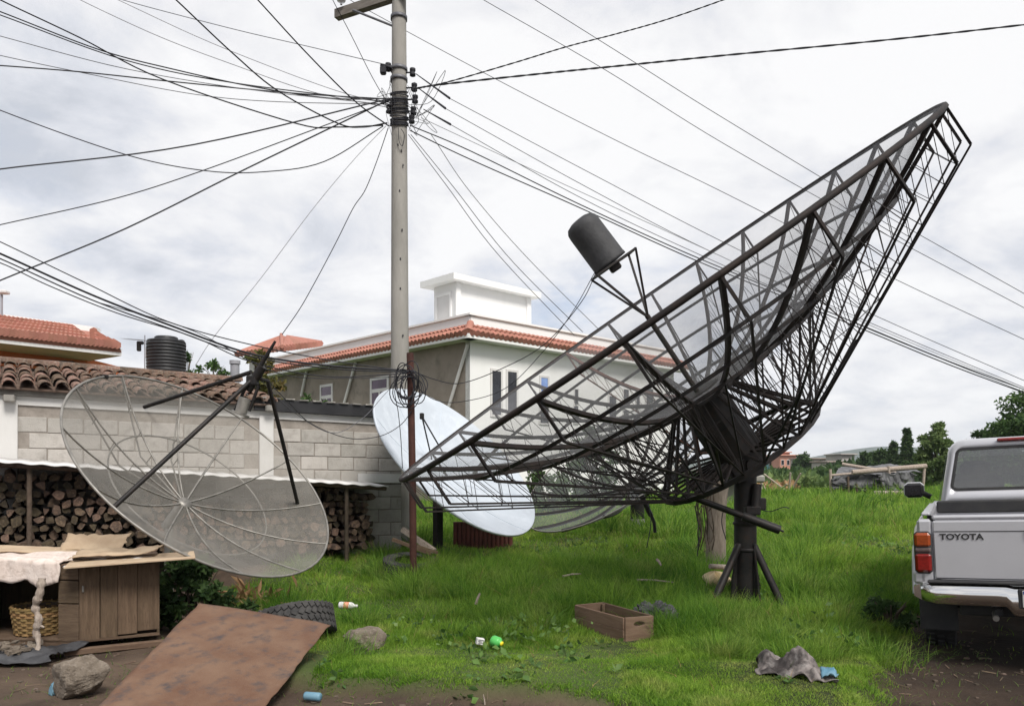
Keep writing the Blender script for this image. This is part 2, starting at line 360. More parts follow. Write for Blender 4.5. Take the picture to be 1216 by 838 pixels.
dp_ = me.attributes.new('dark_right', 'FLOAT', 'POINT'); dp_.data.foreach_set('value', (sst(.6, 1.6, XX+(fbm(XX, YY, .9, 15)-.5)*1.6)*(YY < 12)).astype(np.float32).ravel())   # near ground toned darker right of centre, with a noisy edge
gm_ = mat('earth', (.05, .033, .023), (.115, .08, .056), .62, .97, 0, 1.4, 16, c3=(.04, .027, .02), det=9)
t = gm_.node_tree; n = t.nodes; l = t.links; b = n['Principled BSDF']
aa = n.new('ShaderNodeAttribute'); aa.attribute_name = 'turf'; x = n.new('ShaderNodeMix'); x.data_type = 'RGBA'
l.new(aa.outputs['Fac'], x.inputs[0]); l.new(b.inputs['Base Color'].links[0].from_socket, x.inputs[6])
zz = n.new('ShaderNodeTexNoise'); zz.inputs['Scale'].default_value = .5; zz.inputs['Detail'].default_value = 8; l.new(n['Texture Coordinate'].outputs['Object'], zz.inputs[0])
rr = n.new('ShaderNodeValToRGB'); l.new(zz.outputs[0], rr.inputs[0]); rr.color_ramp.elements[0].position = .35; rr.color_ramp.elements[0].color = (.045, .07, .018, 1); rr.color_ramp.elements[1].position = .65; rr.color_ramp.elements[1].color = (.075, .10, .028, 1)
l.new(rr.outputs[0], x.inputs[7])
da = n.new('ShaderNodeAttribute'); da.attribute_name = 'dark_right'; dx = n.new('ShaderNodeMix'); dx.data_type = 'RGBA'; dx.blend_type = 'MULTIPLY'; l.new(da.outputs['Fac'], dx.inputs[0]); l.new(x.outputs[2], dx.inputs[6]); dx.inputs[7].default_value = (.45, .42, .4, 1); l.new(dx.outputs[2], b.inputs['Base Color'])
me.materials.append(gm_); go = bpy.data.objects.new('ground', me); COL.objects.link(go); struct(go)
def gz(x, y): return float(gh(np.array([x]), np.array([y]))[0])
def onground(px, D, dz=0): x = (px-608)/900*D; return V3((x, D, gz(x, D)+dz))

def blades(name, bx, by, ln, wd, lean_amp, matr, label, cat, seed=1, curl=1.0, clumpdir=None):
    r = np.random.default_rng(seed); n = len(bx); bz = gh(bx, by)-.02
    az = r.uniform(0, 2*np.pi, n); ld = az if clumpdir is None else clumpdir+r.normal(0, .9, n)
    lean = np.abs(r.normal(0, 1, n))*lean_amp+.12
    sx, sy = np.cos(az), np.sin(az); dx, dy = np.cos(ld), np.sin(ld)
    segs = [(0, 1.0), (.4, .85), (.75, .5), (1, 0)]
    V = np.zeros((n, 7, 3), np.float32)
    for k, (t, wf) in enumerate(segs):
        hor = lean*ln*t**2*curl; ver = ln*t*(1-.28*lean*t)
        cx = bx+dx*hor; cy = by+dy*hor; cz = bz+ver
        if k < 3:
            for s_, j in ((-1, 0), (1, 1)):
                V[:, k*2+j, 0] = cx+sx*wd*wf*.5*s_; V[:, k*2+j, 1] = cy+sy*wd*wf*.5*s_; V[:, k*2+j, 2] = cz
        else: V[:, 6, 0] = cx; V[:, 6, 1] = cy; V[:, 6, 2] = cz
    base = (np.arange(n)*7)[:, None]
    F4 = np.concatenate([base+np.array([0, 1, 3, 2]), base+np.array([2, 3, 5, 4])], 0); F3 = base+np.array([4, 5, 6])
    me = bpy.data.meshes.new(name); me.vertices.add(n*7); me.vertices.foreach_set('co', V.ravel())
    lv = np.concatenate([F4.ravel(), F3.ravel()]).astype(np.int32); me.loops.add(len(lv)); me.loops.foreach_set('vertex_index', lv)
    st = np.concatenate([np.arange(len(F4))*4, len(F4)*4+np.arange(len(F3))*3]).astype(np.int32)
    me.polygons.add(len(st)); me.polygons.foreach_set('loop_start', st); me.polygons.foreach_set('use_smooth', np.ones(len(st), bool)); me.update(calc_edges=True)
    me.materials.append(matr); o = bpy.data.objects.new(name, me); COL.objects.link(o); return tag(o, label, cat, None, 'stuff')
def scatter(n, y0, y1, seed, pad=.6):
    r = np.random.default_rng(seed); y = r.uniform(y0, y1, n*2); hw = y*.70+pad; x = r.uniform(-1, 1, n*2)*hw
    k = r.uniform(0, 1, n*2) < hw/hw.max(); x, y = x[k], y[k]
    k = r.uniform(0, 1, len(x)) < gmask(x, y)*.98+.004; return x[k], y[k]
def tall(x, y):                                   # height of the sward: tussocks and short patches
    a = fbm(x, y, .9, 41, 2); b = fbm(x, y, 2.3, 51, 2); c = fbm(x, y, 1.25, 71, 2)
    h = .065+.05*np.clip((a-.38)*2.6, 0, 1)+.08*np.clip((b-.52)*3.2, 0, 1)+.06*np.clip((c-.6)*6, 0, 1)*np.clip((y-6)/2, 0, 1)
    for (cx, cy, rr, hh) in TUFT: h = h+hh*np.exp(-((x-cx)**2+(y-cy)**2)/rr**2)
    short = np.exp(-((x-(-.2))**2/1.6+(y-6.0)**2/.12)); front = np.clip((y-4.9)/1.3, .62, 1)
    cr = np.exp(-((x-.8)**2/.35+(y-6.35)**2/.12)); sk = np.exp(-((x+1.3)**2/.2+(y-6.05)**2/.1))
    return h*(1-.3*short)*(1-.6*cr)*(1-.5*sk)*front
TUFT = [(1.95, 7.5, .35, .16), (2.5, 6.9, .4, .1), (2.45, 6.1, .3, .12), (2.9, 7.0, .45, .12), (.0, 7.9, .5, .1), (1.5, 6.3, .35, .06), (-.9, 6.9, .5, .06),
        (3.9, 13, .7, .25), (1.7, 11.5, .6, .14), (-1.2, 9.6, .5, .12), (2.9, 9.3, .35, .14), (-.6, 8.8, .6, .1), (4.9, 10.5, .6, .2), (7, 18, 1.2, .35), (.6, 10, .6, .16)]
GX, GY, GL, GW, GD = [], [], [], [], []
for (n_, y0, y1, sd_, lk, wk) in ((150000, 4.2, 6.6, 6, .75, .0052), (160000, 4.2, 7.2, 1, .85, .0062), (130000, 7.2, 11, 2, .85, .0085), (110000, 11, 18, 3, 1, .014), (90000, 18, 32, 4, 1.2, .03), (40000, 32, 60, 5, 1.4, .07)):
    x_, y_ = scatter(n_, y0, y1, sd_); r_ = np.random.default_rng(sd_+50)
    cl_x = np.round(x_*3.4+vnoise(x_, y_, 3, 5)*1.5); cl_y = np.round(y_*3.4+vnoise(x_, y_, 3, 6)*1.5)
    GD.append(vnoise(cl_x, cl_y, 1.0, 77)*6.28*2+r_.normal(0, 1.3, len(x_))); GX.append(x_); GY.append(y_)
    GL.append(tall(x_, y_)*lk*r_.uniform(.55, 1.25, len(x_))); GW.append(wk*r_.uniform(.6, 1.3, len(x_)))
TU = []
r_ = np.random.default_rng(77)                    # tussocks: blades arching out of one root
for (nt_, y0, y1, nb_, rad_, ln_, wk) in ((110, 5.7, 8, 210, .075, .23, .0056), (170, 7.7, 12, 170, .11, .30, .0082), (230, 12, 20, 110, .17, .42, .015), (240, 20, 32, 60, .3, .5, .032)):
    x_, y_ = scatter(nt_*3, y0, y1, int(y0*10)); k_ = (fbm(x_, y_, .8, 83, 2)+r_.uniform(-.12, .12, len(x_)) > .5) & (gmask(x_, y_) > .8) & ((x_-.85)**2/.45+(y_-6.2)**2/.5 > 1) & ((x_+.2)**2/1.6+(y_-5.9)**2/.25 > 1) & ((x_+1.5)**2/.8+(y_-6.3)**2/1.2 > 1); x_, y_ = x_[k_][:nt_], y_[k_][:nt_]
    sz = r_.uniform(.55, 1.25, len(x_)); m_ = len(x_)*nb_; dx_ = r_.normal(0, 1, m_); dy_ = r_.normal(0, 1, m_); S_ = np.repeat(sz, nb_)
    TU.append((np.repeat(x_, nb_)+dx_*rad_*S_, np.repeat(y_, nb_)+dy_*rad_*S_, ln_*S_*r_.uniform(.6, 1.2, m_), wk*r_.uniform(.7, 1.3, m_), np.arctan2(dy_, dx_)+r_.normal(0, .3, m_)))
GX, GY, GL, GW, GD = [np.concatenate(a) for a in (GX, GY, GL, GW, GD)]
def inpoly(x, y, poly):
    k = np.ones(len(x), bool); n_ = len(poly)
    for i in range(n_):
        (x0_, y0_), (x1_, y1_) = poly[i], poly[(i+1) % n_]; k &= ((x1_-x0_)*(y-y0_)-(y1_-y0_)*(x-x0_)) > 0
    return k
ex_ = inpoly(GX, GY, [(-2.65, 3.9), (-1.42, 4.1), (-1.32, 5.9), (-2.55, 6.15)]) | inpoly(GX, GY, [(.96, 6.45), (1.27, 6.57), (.88, 7.3), (.55, 7.15)])
ex_ |= (GX < -1.9) & (GX > -2.5) & (GY < 6.75) & (GY > 6.1)
GX, GY, GL, GW, GD = [a[~ex_] for a in (GX, GY, GL, GW, GD)]
for (x0, y0, rr, ln) in ((1.55, 7.0, .17, .30), (1.85, 6.75, .17, .33), (2.15, 7.05, .16, .30), (1.95, 7.35, .16, .3), (2.45, 7.3, .15, .28), (2.75, 6.7, .17, .3), (2.95, 7.15, .16, .28), (2.5, 6.2, .14, .26), (3.2, 7.6, .16, .28), (2.85, 5.85, .13, .22), (1.45, 6.55, .1, .2), (2.3, 5.75, .12, .2), (2.05, 5.55, .1, .18),
                     (.15, 7.15, .15, .25), (-.25, 7.35, .15, .26), (.45, 7.5, .15, .26), (-.75, 7.3, .13, .24), (-.45, 8.2, .18, .3), (.1, 8.4, .18, .3), (-1.1, 8.4, .16, .28), (-1.45, 7.2, .13, .24), (-1.35, 5.75, .12, .22), (-1.5, 5.6, .1, .2), (.7, 8.6, .17, .28), (-1.2, 9.4, .2, .34), (-.1, 9.6, .2, .34), (.8, 10, .2, .34), (1.6, 9.4, .18, .3),
                     (3.9, 10.3, .26, .4), (3.3, 9.2, .2, .34), (4.4, 11.6, .25, .4), (5.2, 13, .28, .42), (3.6, 13.5, .28, .42), (6.5, 16, .35, .5), (5, 17, .4, .5), (8, 20, .5, .55), (2.9, 11.2, .22, .36), (4.2, 8.8, .2, .3)):
    m_ = 420; dx_ = r_.normal(0, 1, m_); dy_ = r_.normal(0, 1, m_); wk = max(.0056, .0008*y0)
    TU.append((x0+dx_*rr, y0+dy_*rr, ln*r_.uniform(.6, 1.25, m_), wk*r_.uniform(.7, 1.3, m_), np.arctan2(dy_, dx_)+r_.normal(0, .3, m_)))
TX, TY, TL, TW, TD = [np.concatenate([t[k] for t in TU]) for k in range(5)]
ex_ = inpoly(TX, TY, [(-2.65, 3.9), (-1.42, 4.1), (-1.32, 5.9), (-2.55, 6.15)]) | inpoly(TX, TY, [(.96, 6.45), (1.27, 6.57), (.88, 7.3), (.55, 7.15)])
TX, TY, TL, TW, TD = [a[~ex_] for a in (TX, TY, TL, TW, TD)]
blades('grass_tussocks', TX, TY, TL, TW, .75, M['tuss'], 'deeper green tussocks of long grass standing in clumps over the lot', 'grass', 29, clumpdir=TD)
blades('grass', GX, GY, GL, GW, .62, M['grass'], 'long green grass growing over the vacant lot', 'grass', 9, clumpdir=GD)
x_, y_ = scatter(5200, 4.6, 22, 33); k_ = fbm(x_, y_, 1.1, 91) > .47; x_, y_ = x_[k_], y_[k_]
blades('dry_stalks', x_, y_, tall(x_, y_)*RNG.uniform(1.0, 1.5, len(x_))+.05, .0045*np.maximum(1, y_/7)*RNG.uniform(.7, 1.2, len(x_)), .7, M['dry'], 'dry straw coloured stalks standing among the green grass', 'grass', 19)
x_, y_ = scatter(900, 4.8, 14, 37); k_ = fbm(x_, y_, .8, 95) > .56; x_, y_ = np.repeat(x_[k_], 7), np.repeat(y_[k_], 7)
x_ = x_+RNG.normal(0, .05, len(x_)); y_ = y_+RNG.normal(0, .05, len(y_))
WEEDP = np.stack([x_, y_, gh(x_, y_)+tall(x_, y_)*RNG.uniform(.3, .85, len(x_))], 1)
# dry wisps and short growth on the trodden earth
r_ = np.random.default_rng(5); x_ = r_.uniform(-3.4, 3.8, 9000); y_ = r_.uniform(4.2, 7.5, 9000)
k_ = (gmask(x_, y_) < .75) & (r_.uniform(0, 1, 9000) < .12+.55*(fbm(x_, y_, 2.2, 61) > .55)); x_, y_ = x_[k_], y_[k_]
blades('sparse_grass', x_, y_, r_.uniform(.03, .09, len(x_)), r_.uniform(.004, .008, len(x_)), .9, M['leafl'], 'sparse short grass wisps on the trodden brown earth', 'grass', 10)
# pebbles and clods on the bare earth
pb = MB()
for k in range(900):
    x = random.uniform(-4.2, 4.2); y = random.uniform(4.1, 8); g_ = float(gmask(np.array([x]), np.array([y]))[0])
    if g_ > .3: continue
    s_ = random.uniform(.006, .022); z = gz(x, y)
    vs = [(x+random.uniform(-s_, s_)*.2+s_*math.cos(a)*random.uniform(.7, 1.2), y+s_*math.sin(a)*random.uniform(.7, 1.2), z+h) for h in (-.005, s_*.5) for a in (0, 1.26, 2.5, 3.77, 5.03)]
    pb.add(vs, [(0,1,6,5), (1,2,7,6), (2,3,8,7), (3,4,9,8), (4,0,5,9), (5,6,7,8,9)])
tag(pb.build('pebbles', mat('pebble', (.085, .062, .046), (.13, .1, .078), 6, .9, isl=.5)), 'small pebbles and clods lying on the bare earth', 'pebbles', None, 'stuff')

lt = MB(); r_ = random.Random(12)
for k in range(420):
    x = r_.uniform(-4.2, 4.3); y = r_.uniform(4.15, 7.8)
    if float(gmask(np.array([x]), np.array([y]))[0]) > .45: continue
    a = r_.uniform(0, 6.28); ln = r_.uniform(.02, .12); z = gz(x, y)+.006
    lt.tube([V3((x, y, z)), V3((x+math.cos(a)*ln, y+math.sin(a)*ln, gz(x+math.cos(a)*ln, y+math.sin(a)*ln)+r_.uniform(.004, .02)))], r_.uniform(.0015, .004), 4)
tag(lt.build('twig_litter', mat('twig_litter', (.2, .15, .1), (.1, .07, .05), 9, .95, isl=.5)), 'dry twigs and straw strewn over the bare earth', 'litter', None, 'stuff')

# ---------------------------------------------------------------- foliage builders
def leaves(pts, sizes, seed=1, droop=.3, asp=.5, cup=.12):
    r = np.random.default_rng(seed); n = len(pts); pts = np.asarray(pts, np.float32)
    d = r.normal(size=(n, 3)); d[:, 2] -= droop; d /= np.linalg.norm(d, axis=1)[:, None]
    u = r.normal(size=(n, 3)); s = np.cross(d, u); s /= np.linalg.norm(s, axis=1)[:, None]; nn = np.cross(d, s)
    L_ = np.asarray(sizes)[:, None]*np.ones((n, 1))
    V = np.stack([pts, pts+d*L_*.5+s*L_*asp*.5+nn*L_*cup, pts+d*L_, pts+d*L_*.5-s*L_*asp*.5+nn*L_*cup], 1)
    b = np.arange(n)[:, None]*4; return V.reshape(-1, 3), np.concatenate([b+np.array([0, 1, 2]), b+np.array([0, 2, 3])], 0)
def npmesh(name, V, F, matr, parent=None, loc=None):
    off = V3(loc) if loc is not None else (ROOT.get(parent.name, V3()) if parent else V3())
    me = bpy.data.meshes.new(name); V = (np.asarray(V)-np.array(off)).astype(np.float32); me.vertices.add(len(V)); me.vertices.foreach_set('co', V.ravel())
    F = np.asarray(F, np.int32); me.loops.add(F.size); me.loops.foreach_set('vertex_index', F.ravel()); me.polygons.add(len(F))
    me.polygons.foreach_set('loop_start', np.arange(0, F.size, F.shape[1], dtype=np.int32)); me.update(calc_edges=True); me.materials.append(matr)
    o = bpy.data.objects.new(name, me); COL.objects.link(o)
    if parent: o.parent = parent
    elif loc is not None: o.location = loc; ROOT[o.name] = V3(loc)
    return o
def clumps(c, rad, ncl, nlf, seed, shape='round'):
    r = np.random.default_rng(seed); out = []
    c = np.array(c); rad = np.array(rad)
    for k in range(ncl):
        u = r.normal(size=3); u /= np.linalg.norm(u); rr = r.uniform(.3, 1)**.5
        if shape == 'cone':
            h = r.uniform(0, 1)**1.2; ang = r.uniform(0, 6.28); wr = (1-h)*r.uniform(.4, 1)+.04
            p = c+np.array([math.cos(ang)*rad[0]*wr, math.sin(ang)*rad[1]*wr, (h*2-1)*rad[2]]); cr = rad[0]*(.12+.3*(1-h))
        else: p = c+u*rad*rr; cr = rad.min()*r.uniform(.18, .42)
        q = r.normal(size=(nlf, 3)); q /= np.linalg.norm(q, axis=1)[:, None]; q *= (r.uniform(.25, 1, nlf)**.6)[:, None]*cr; q[:, 2] *= .7
        out.append(p+q)
    return np.concatenate(out)
def tree(name, label, base, h, rad, matr, seed, ncl=45, nlf=70, lsize=.16, shape='round', tr=.16, group=None, cat='tree', bare=.25, droop=.3):
    base = V3(base); rt = thing(name, label, cat, base, group); r = random.Random(seed); t = MB()
    top = base+V3((r.uniform(-.1, .1)*h*.3, 0, h*(.9 if shape == 'cone' else .62)))
    mid = base.lerp(top, .5)+V3((r.uniform(-.04, .04)*h, 0, 0))
    t.tube(crom([base-V3((0, 0, .2)), mid, top], 5), [tr*(1-.07*k) for k in range(11)], 7); t.build('trunk', M['trunk'], rt)
    cz = base.z+h*bare+(h*(1-bare))/2; c = (base.x+(top.x-base.x)*.5, base.y, cz); rd = (rad, rad, h*(1-bare)/2)
    br = MB()
    for k in range(9):
        p = base.lerp(top, r.uniform(.45, .98)); a = r.uniform(0, 6.28)
        e = V3((c[0]+math.cos(a)*rad*.7, c[1]+math.sin(a)*rad*.7, min(base.z+h*.93, p.z+r.uniform(.05, .3)*h)))
        br.tube([p, p.lerp(e, .5)+V3((0, 0, .04*h)), e], [tr*.42, tr*.26, tr*.08], 5)
    br.build('limb', M['trunk'], rt)
    pts = clumps(c, rd, ncl, nlf, seed, shape); rg = np.random.default_rng(seed)
    V, F = leaves(pts, lsize*rg.uniform(.6, 1.3, len(pts)), seed, droop); npmesh('crown', V, F, matr, rt); return rt
def bush(name, label, c, rad, matr, seed, ncl=18, nlf=60, lsize=.09, group=None, cat='bush', droop=.2, asp=.55):
    c = V3(c); rt = thing(name, label, cat, (c.x, c.y, c.z-rad[2]), group); r = random.Random(seed)
    s = MB()
    for k in range(6):
        a = r.uniform(0, 6.28); s.tube([V3((c.x, c.y, c.z-rad[2]-.05)), V3((c.x+math.cos(a)*rad[0]*.3, c.y+math.sin(a)*rad[1]*.3, c.z)), V3((c.x+math.cos(a)*rad[0]*.7, c.y+math.sin(a)*rad[1]*.7, c.z+rad[2]*.6))], [.015, .012, .005], 4)
    s.build('stem', M['trunk'], rt)
    pts = clumps(c, rad, ncl, nlf, seed); pts = pts[pts[:, 2] > c.z-rad[2]]; rg = np.random.default_rng(seed)
    V, F = leaves(pts, lsize*rg.uniform(.6, 1.3, len(pts)), seed, droop, asp); npmesh('foliage', V, F, matr, rt); return rt
V, F = leaves(WEEDP, RNG.uniform(.035, .085, len(WEEDP)), 14, -.1, .6, .12)
tag(npmesh('field_weeds', V, F, M['weed']), 'small broad leaved weeds scattered through the grass', 'weeds', None, 'stuff')
# ---------------------------------------------------------------- block wall house (low building with clay roof)
A = V3((-6.35, 9.4, 0)); B = V3((-1.76, 12, 0)); U = (B-A).normalized(); NB = V3((-U.y, U.x, 0)); LEN = (B-A).length   # NB points away from the camera
def ztop(s): return 2.40+(2.26-2.40)*s/LEN
def W(s, off, z): p = A+U*s+NB*off; return V3((p.x, p.y, z))
def s_at(px): a = (px-608)/900; return (a*A.y-A.x)/(U.x-a*U.y)
bh = thing('block_building', 'low building of bare grey concrete blocks with a weathered clay tile roof', 'building', W(0, 0, 0))
S0 = -1.9; RW = Matrix((U, NB, V3((0, 0, 1)))).transposed()
core = MB(); core.prism([W(S0, -.010, -.3), W(LEN, -.010, -.3), W(LEN, -.010, ztop(LEN)), W(S0, -.010, ztop(S0))], NB*.14)
core.prism([W(LEN-.16, .16, -.3), W(LEN, .16, -.3), W(LEN, .16, ztop(LEN)), W(LEN-.16, .16, ztop(LEN))], NB*3.2); core.build('wall_core', M['mortar'], bh)
bw, bhh, jt = .40, .20, .012; meB = []
for k in range(4):
    b = MB(); b.bbox((0, 0, 0), (bw-jt, .16, bhh-jt), .006); me_ = b.mesh('concrete_block', M['block']); meB.append(me_)
colS = [(s_at(10), .2), (s_at(316), .2)]
row = 0; z = -.05
while z < 2.05:
    s = S0+(row % 2)*bw/2
    while s < LEN-.05:
        c = s+bw/2
        if s+bw < LEN+.25 and all(abs(c-cs) > .16 for cs, cw in colS):
            hidden = z < .4 and c < s_at(395)
            if not hidden:
                w_ = min(bw, LEN-s)
                t_ = Matrix.Translation(W(s+w_/2, .058+random.uniform(-.004, .004), z+bhh/2+(2.26-2.40)*c/LEN*.8)) @ RW.to_4x4() @ Matrix.Diagonal((w_/bw, 1, 1, 1))
                inst('concrete_block', random.choice(meB), bh, t_)
        s += bw
    z += bhh; row += 1
for cs, cw in colS:
    c = MB(); c.bbox(W(cs, .05, ztop(cs)/2-.1), (cw, .19, ztop(cs)+.1), .008, RW); c.build('column', M['whitew'], bh)
bm_ = MB(); bm_.prism([W(S0, -.035, ztop(S0)-.115), W(LEN, -.035, ztop(LEN)-.10), W(LEN, -.035, ztop(LEN)), W(S0, -.035, ztop(S0))], NB*.2); bm_.build('ring_beam', M['whitew'], bh)
# gutter left, black flashing right
sR = s_at(300)
g_ = MB(); g_.prism([W(S0, -.10, ztop(S0)+.004), W(sR, -.10, ztop(sR)+.004), W(sR, -.10, ztop(sR)+.09), W(S0, -.10, ztop(S0)+.09)], NB*.22); g_.build('gutter', mat('grey_gutter', (.13, .12, .11), (.2, .19, .17), 6, .7), bh)
g_ = MB(); g_.prism([W(sR+.004, -.12, ztop(sR)+.004), W(LEN+.1, -.12, ztop(LEN)+.004), W(LEN+.1, -.12, ztop(LEN)+.17), W(sR+.004, -.12, ztop(sR)+.17)], NB*.25); g_.build('flashing', M['plastic'], bh)
g_ = MB(); s = sR+.1
while s < LEN+.1:                                  # corrugated sheet ends showing above the flashing
    g_.box(W(s, .1, ztop(s)+.185), (.13, .5, .018), RW, jit=.004); s += .2
g_.build('roof_sheet', M['galv'], bh)
# clay roof
sE = s_at(318); sRg = s_at(288)
def eave(s): return W(s, -.16, ztop(s)+.12)
def ridge(s): return W(s, 1.75, 2.98-.03*s)
ud = MB(); ud.sheet(lambda u, v: eave(S0+(sE-S0)*u).lerp(ridge(S0+(sRg-S0)*u), v)-V3((0, 0, .03)), 12, 6, .03); ud.sheet(lambda u, v: ridge(S0+(sRg-S0)*u).lerp(W(S0+(sE-S0)*u, 3.4, 2.4), v)-V3((0, 0, .03)), 12, 3, .03)
ud.build('roof_deck', mat('roof_deck_clay', (.09, .06, .045), (.14, .1, .08), 7, .95), bh)
def tilemesh(ln, r0, r1, up=1):
    t = MB(); n = 7
    for (a, b, th) in ((0, 1, 0), (1, 0, .014)): pass
    vo = []; 
    for y_, r in ((0, r0), (ln, r1)):
        for rr in (r, r-.015): vo += [V3((rr*math.cos(math.pi*j/n), y_, up*rr*math.sin(math.pi*j/n)*.9)) for j in range(n+1)]
    k = n+1; F = []
    for j in range(n): F += [(j, j+1, 2*k+j+1, 2*k+j), (k+j+1, k+j, 3*k+j, 3*k+j+1), (j+1, j, k+j, k+j+1)]
    t.add(vo, F, 0, True); return t.mesh('clay_tile', M['clay'])
tmv = [tilemesh(.42, .082, .066), tilemesh(.42, .078, .064), tilemesh(.42, .085, .068)]
nc = int((sE-S0)/.178); ntile = 0
for i in range(nc+1):
    u = i/nc; e = eave(S0+(sE-S0)*u); rg = ridge(S0+(sRg-S0)*u); ln = (rg-e).length; y = (rg-e).normalized(); x = U.copy(); zz_ = x.cross(y).normalized(); x = y.cross(zz_)
    Mb = Matrix((x, y, zz_)).transposed()
    for r in range(6):
        p = e+y*(r*ln/6-.05)+zz_*(.012+.012*(r % 2)+random.uniform(-.006, .008))+x*random.uniform(-.012, .012)
        inst('clay_tile', random.choice(tmv), bh, Matrix.Translation(p) @ (Mb @ Matrix.Rotation(R_(random.uniform(-2.5, 2.5)), 3, 'Z') @ Matrix.Rotation(R_(-2.2), 3, 'X')).to_4x4() @ Matrix.Diagonal((1, ln/6/.37, 1, 1))); ntile += 1
rt_ = [tilemesh(.4, .1, .085)]
for i in range(17):
    s = -.4+(sRg+.4)*i/16.5; p = ridge(s)+V3((0, 0, .02)); inst('ridge_tile', rt_[0], bh, Matrix.Translation(p) @ Matrix((NB*-1, U, V3((0, 0, 1)))).transposed().to_4x4())
# lamp boxes on the wall top
for px in (12, 318):
    b = MB(); b.bbox(W(s_at(px), -.12, ztop(0)-.05), (.13, .12, .09), .015, RW); b.build('wall_lamp', M['galv'], bh)
vent = MB(); p = P(279, 463, 13); vent.tube([p, P(279, 433, 13)], .075, 12); vent.tube([P(279, 433, 13)+V3((0, 0, .01)), P(279, 428, 13)], .09, 12)
tag(vent.build('vent_pipe', M['ltwire'], None, p), 'short white vent pipe with a grey cap rising behind the clay tile roof', 'vent pipe')

# ---------------------------------------------------------------- firewood shed
ws = thing('woodshed_roof', 'thin white edged sheet roof of the lean-to over the firewood', 'shed roof', W(0, -.8, 1.3))
sh = MB()
sl_ = lambda s: 1.575+(1.235-1.575)*s/s_at(432)
smax = s_at(436)
sh.sheet(lambda u, v: W(-1.2+(smax+1.2)*u, -.95+.94*v, sl_(-1.2+(smax+1.2)*u)+.05*v+.007*math.sin(u*160)), 200, 2, .014)
sh.build('roof_sheet', M['whitep'], ws)
for s in (-.9, .35, s_at(200), s_at(392)):
    p = MB(); p.tube([W(s, -.82, gz(W(s, -.82, 0).x, W(s, -.82, 0).y)-.1), W(s, -.82, sl_(s)-.03)], .03, 6); p.build('post', M['bark'], ws)
rl = MB(); rl.tube([W(-1.2, -.84, sl_(-1.2)-.035), W(smax, -.84, sl_(smax)-.035)], .03, 6); rl.build('rafter', M['bark'], ws)
wb = MB(); wb.prism([W(s_at(424), -.06, ztop(4)-1.02), W(LEN-.01, -.06, ztop(LEN)-1.0), W(LEN-.01, -.06, ztop(LEN)-.86), W(s_at(424), -.06, ztop(4)-.88)], NB*.05); wb.build('lintel', M['whitew'], bh)
def logmesh(seed):
    r = random.Random(seed); n = r.choice((3, 3, 4, 4, 5)); rad = .076; t = MB(); ph = r.uniform(0, 6.28)
    pr = [(rad*r.uniform(.6, 1.35)*math.cos(ph+6.28*j/n+r.uniform(-.2, .2)), rad*r.uniform(.75, 1.2)*math.sin(ph+6.28*j/n+r.uniform(-.2, .2))) for j in range(n)]
    pr2 = [q for j in range(n) for q in (((pr[j][0]*.9+pr[(j+1) % n][0]*.1), (pr[j][1]*.9+pr[(j+1) % n][1]*.1)), ((pr[j][0]*.5+pr[(j+1) % n][0]*.5)*1.03, (pr[j][1]*.5+pr[(j+1) % n][1]*.5)*1.03))]
    m_ = len(pr2); tw = r.uniform(-.2, .2)
    fr = [V3((x, r.uniform(-.006, .006), z)) for x, z in pr2]; bk = [V3((x*math.cos(tw)-z*math.sin(tw), .5, x*math.sin(tw)+z*math.cos(tw))) for x, z in pr2]
    t.add(fr, [tuple(range(m_))], 0); t.add(bk, [tuple(range(m_))[::-1]], 0)
    t.add(fr+bk, [((j+1) % m_, j, j+m_, (j+1) % m_+m_) for j in range(m_)], 1)
    return t.mesh('firewood_log', [M['logend'], M['bark']])
lms = [logmesh(k) for k in range(14)]; nlog = 0
dz, dsx = .102, .121
lay = []
for r in range(14):
    zc_ = .36+r*dz
    s = s_at(-12)+(r % 2)*dsx/2
    while s < s_at(428):
        zt = sl_(s)-.05
        p = W(s, -.55, 0); g0 = gz(p.x, p.y)
        if g0+.03 < zc_ < zt-.05: lay.append((s, zc_))
        s += dsx*random.uniform(.9, 1.12)
random.shuffle(lay); lay.sort(key=lambda q: 1 if s_at(165) < q[0] < s_at(385) else 0)
keep = [q for q in lay if not (s_at(200) < q[0] < s_at(300) and q[1] > 1.05)]
for (s, zc_) in keep[:298]:
    a = random.uniform(0, 6.28); sc = random.uniform(.7, 1.12)
    o = bpy.data.objects.new('firewood_log', random.choice(lms)); COL.objects.link(o); nlog += 1
    dark = s > s_at(120)
    tag(o, 'split firewood log in the pile stacked under the lean-to', 'firewood', 'split logs stacked under the lean-to')
    o.matrix_basis = Matrix.Translation(W(s, -.55+random.uniform(-.09, .07), zc_+random.uniform(-.012, .012))) @ RW.to_4x4() @ Matrix.Rotation(random.uniform(-.13, .13), 4, 'X') @ Matrix.Rotation(random.uniform(-.16, .16), 4, 'Z') @ Matrix.Rotation(a, 4, 'Y') @ Matrix.Diagonal((sc, 1, sc*random.uniform(.75, 1.1), 1))
r = MB()
for (s, zc_) in keep[298:]:
    m_ = random.choice(lms); sc = random.uniform(.7, 1.12); X_ = Matrix.Translation(W(s, -.55+random.uniform(-.09, .07), zc_)) @ RW.to_4x4() @ Matrix.Rotation(random.uniform(-.13, .13), 4, 'X') @ Matrix.Rotation(random.uniform(0, 6.28), 4, 'Y') @ Matrix.Diagonal((sc, 1, sc, 1))
    vv = [X_ @ v.co for v in m_.vertices]
    for k in (0, 1): r.add(vv, [tuple(p.vertices) for p in m_.polygons if p.material_index == k], k)
if keep[298:]: tag(r.build('firewood_remainder', [M['logend'], M['bark']]), 'split logs of the woodpile seen through the left mesh dish', 'firewood', None, 'stuff')
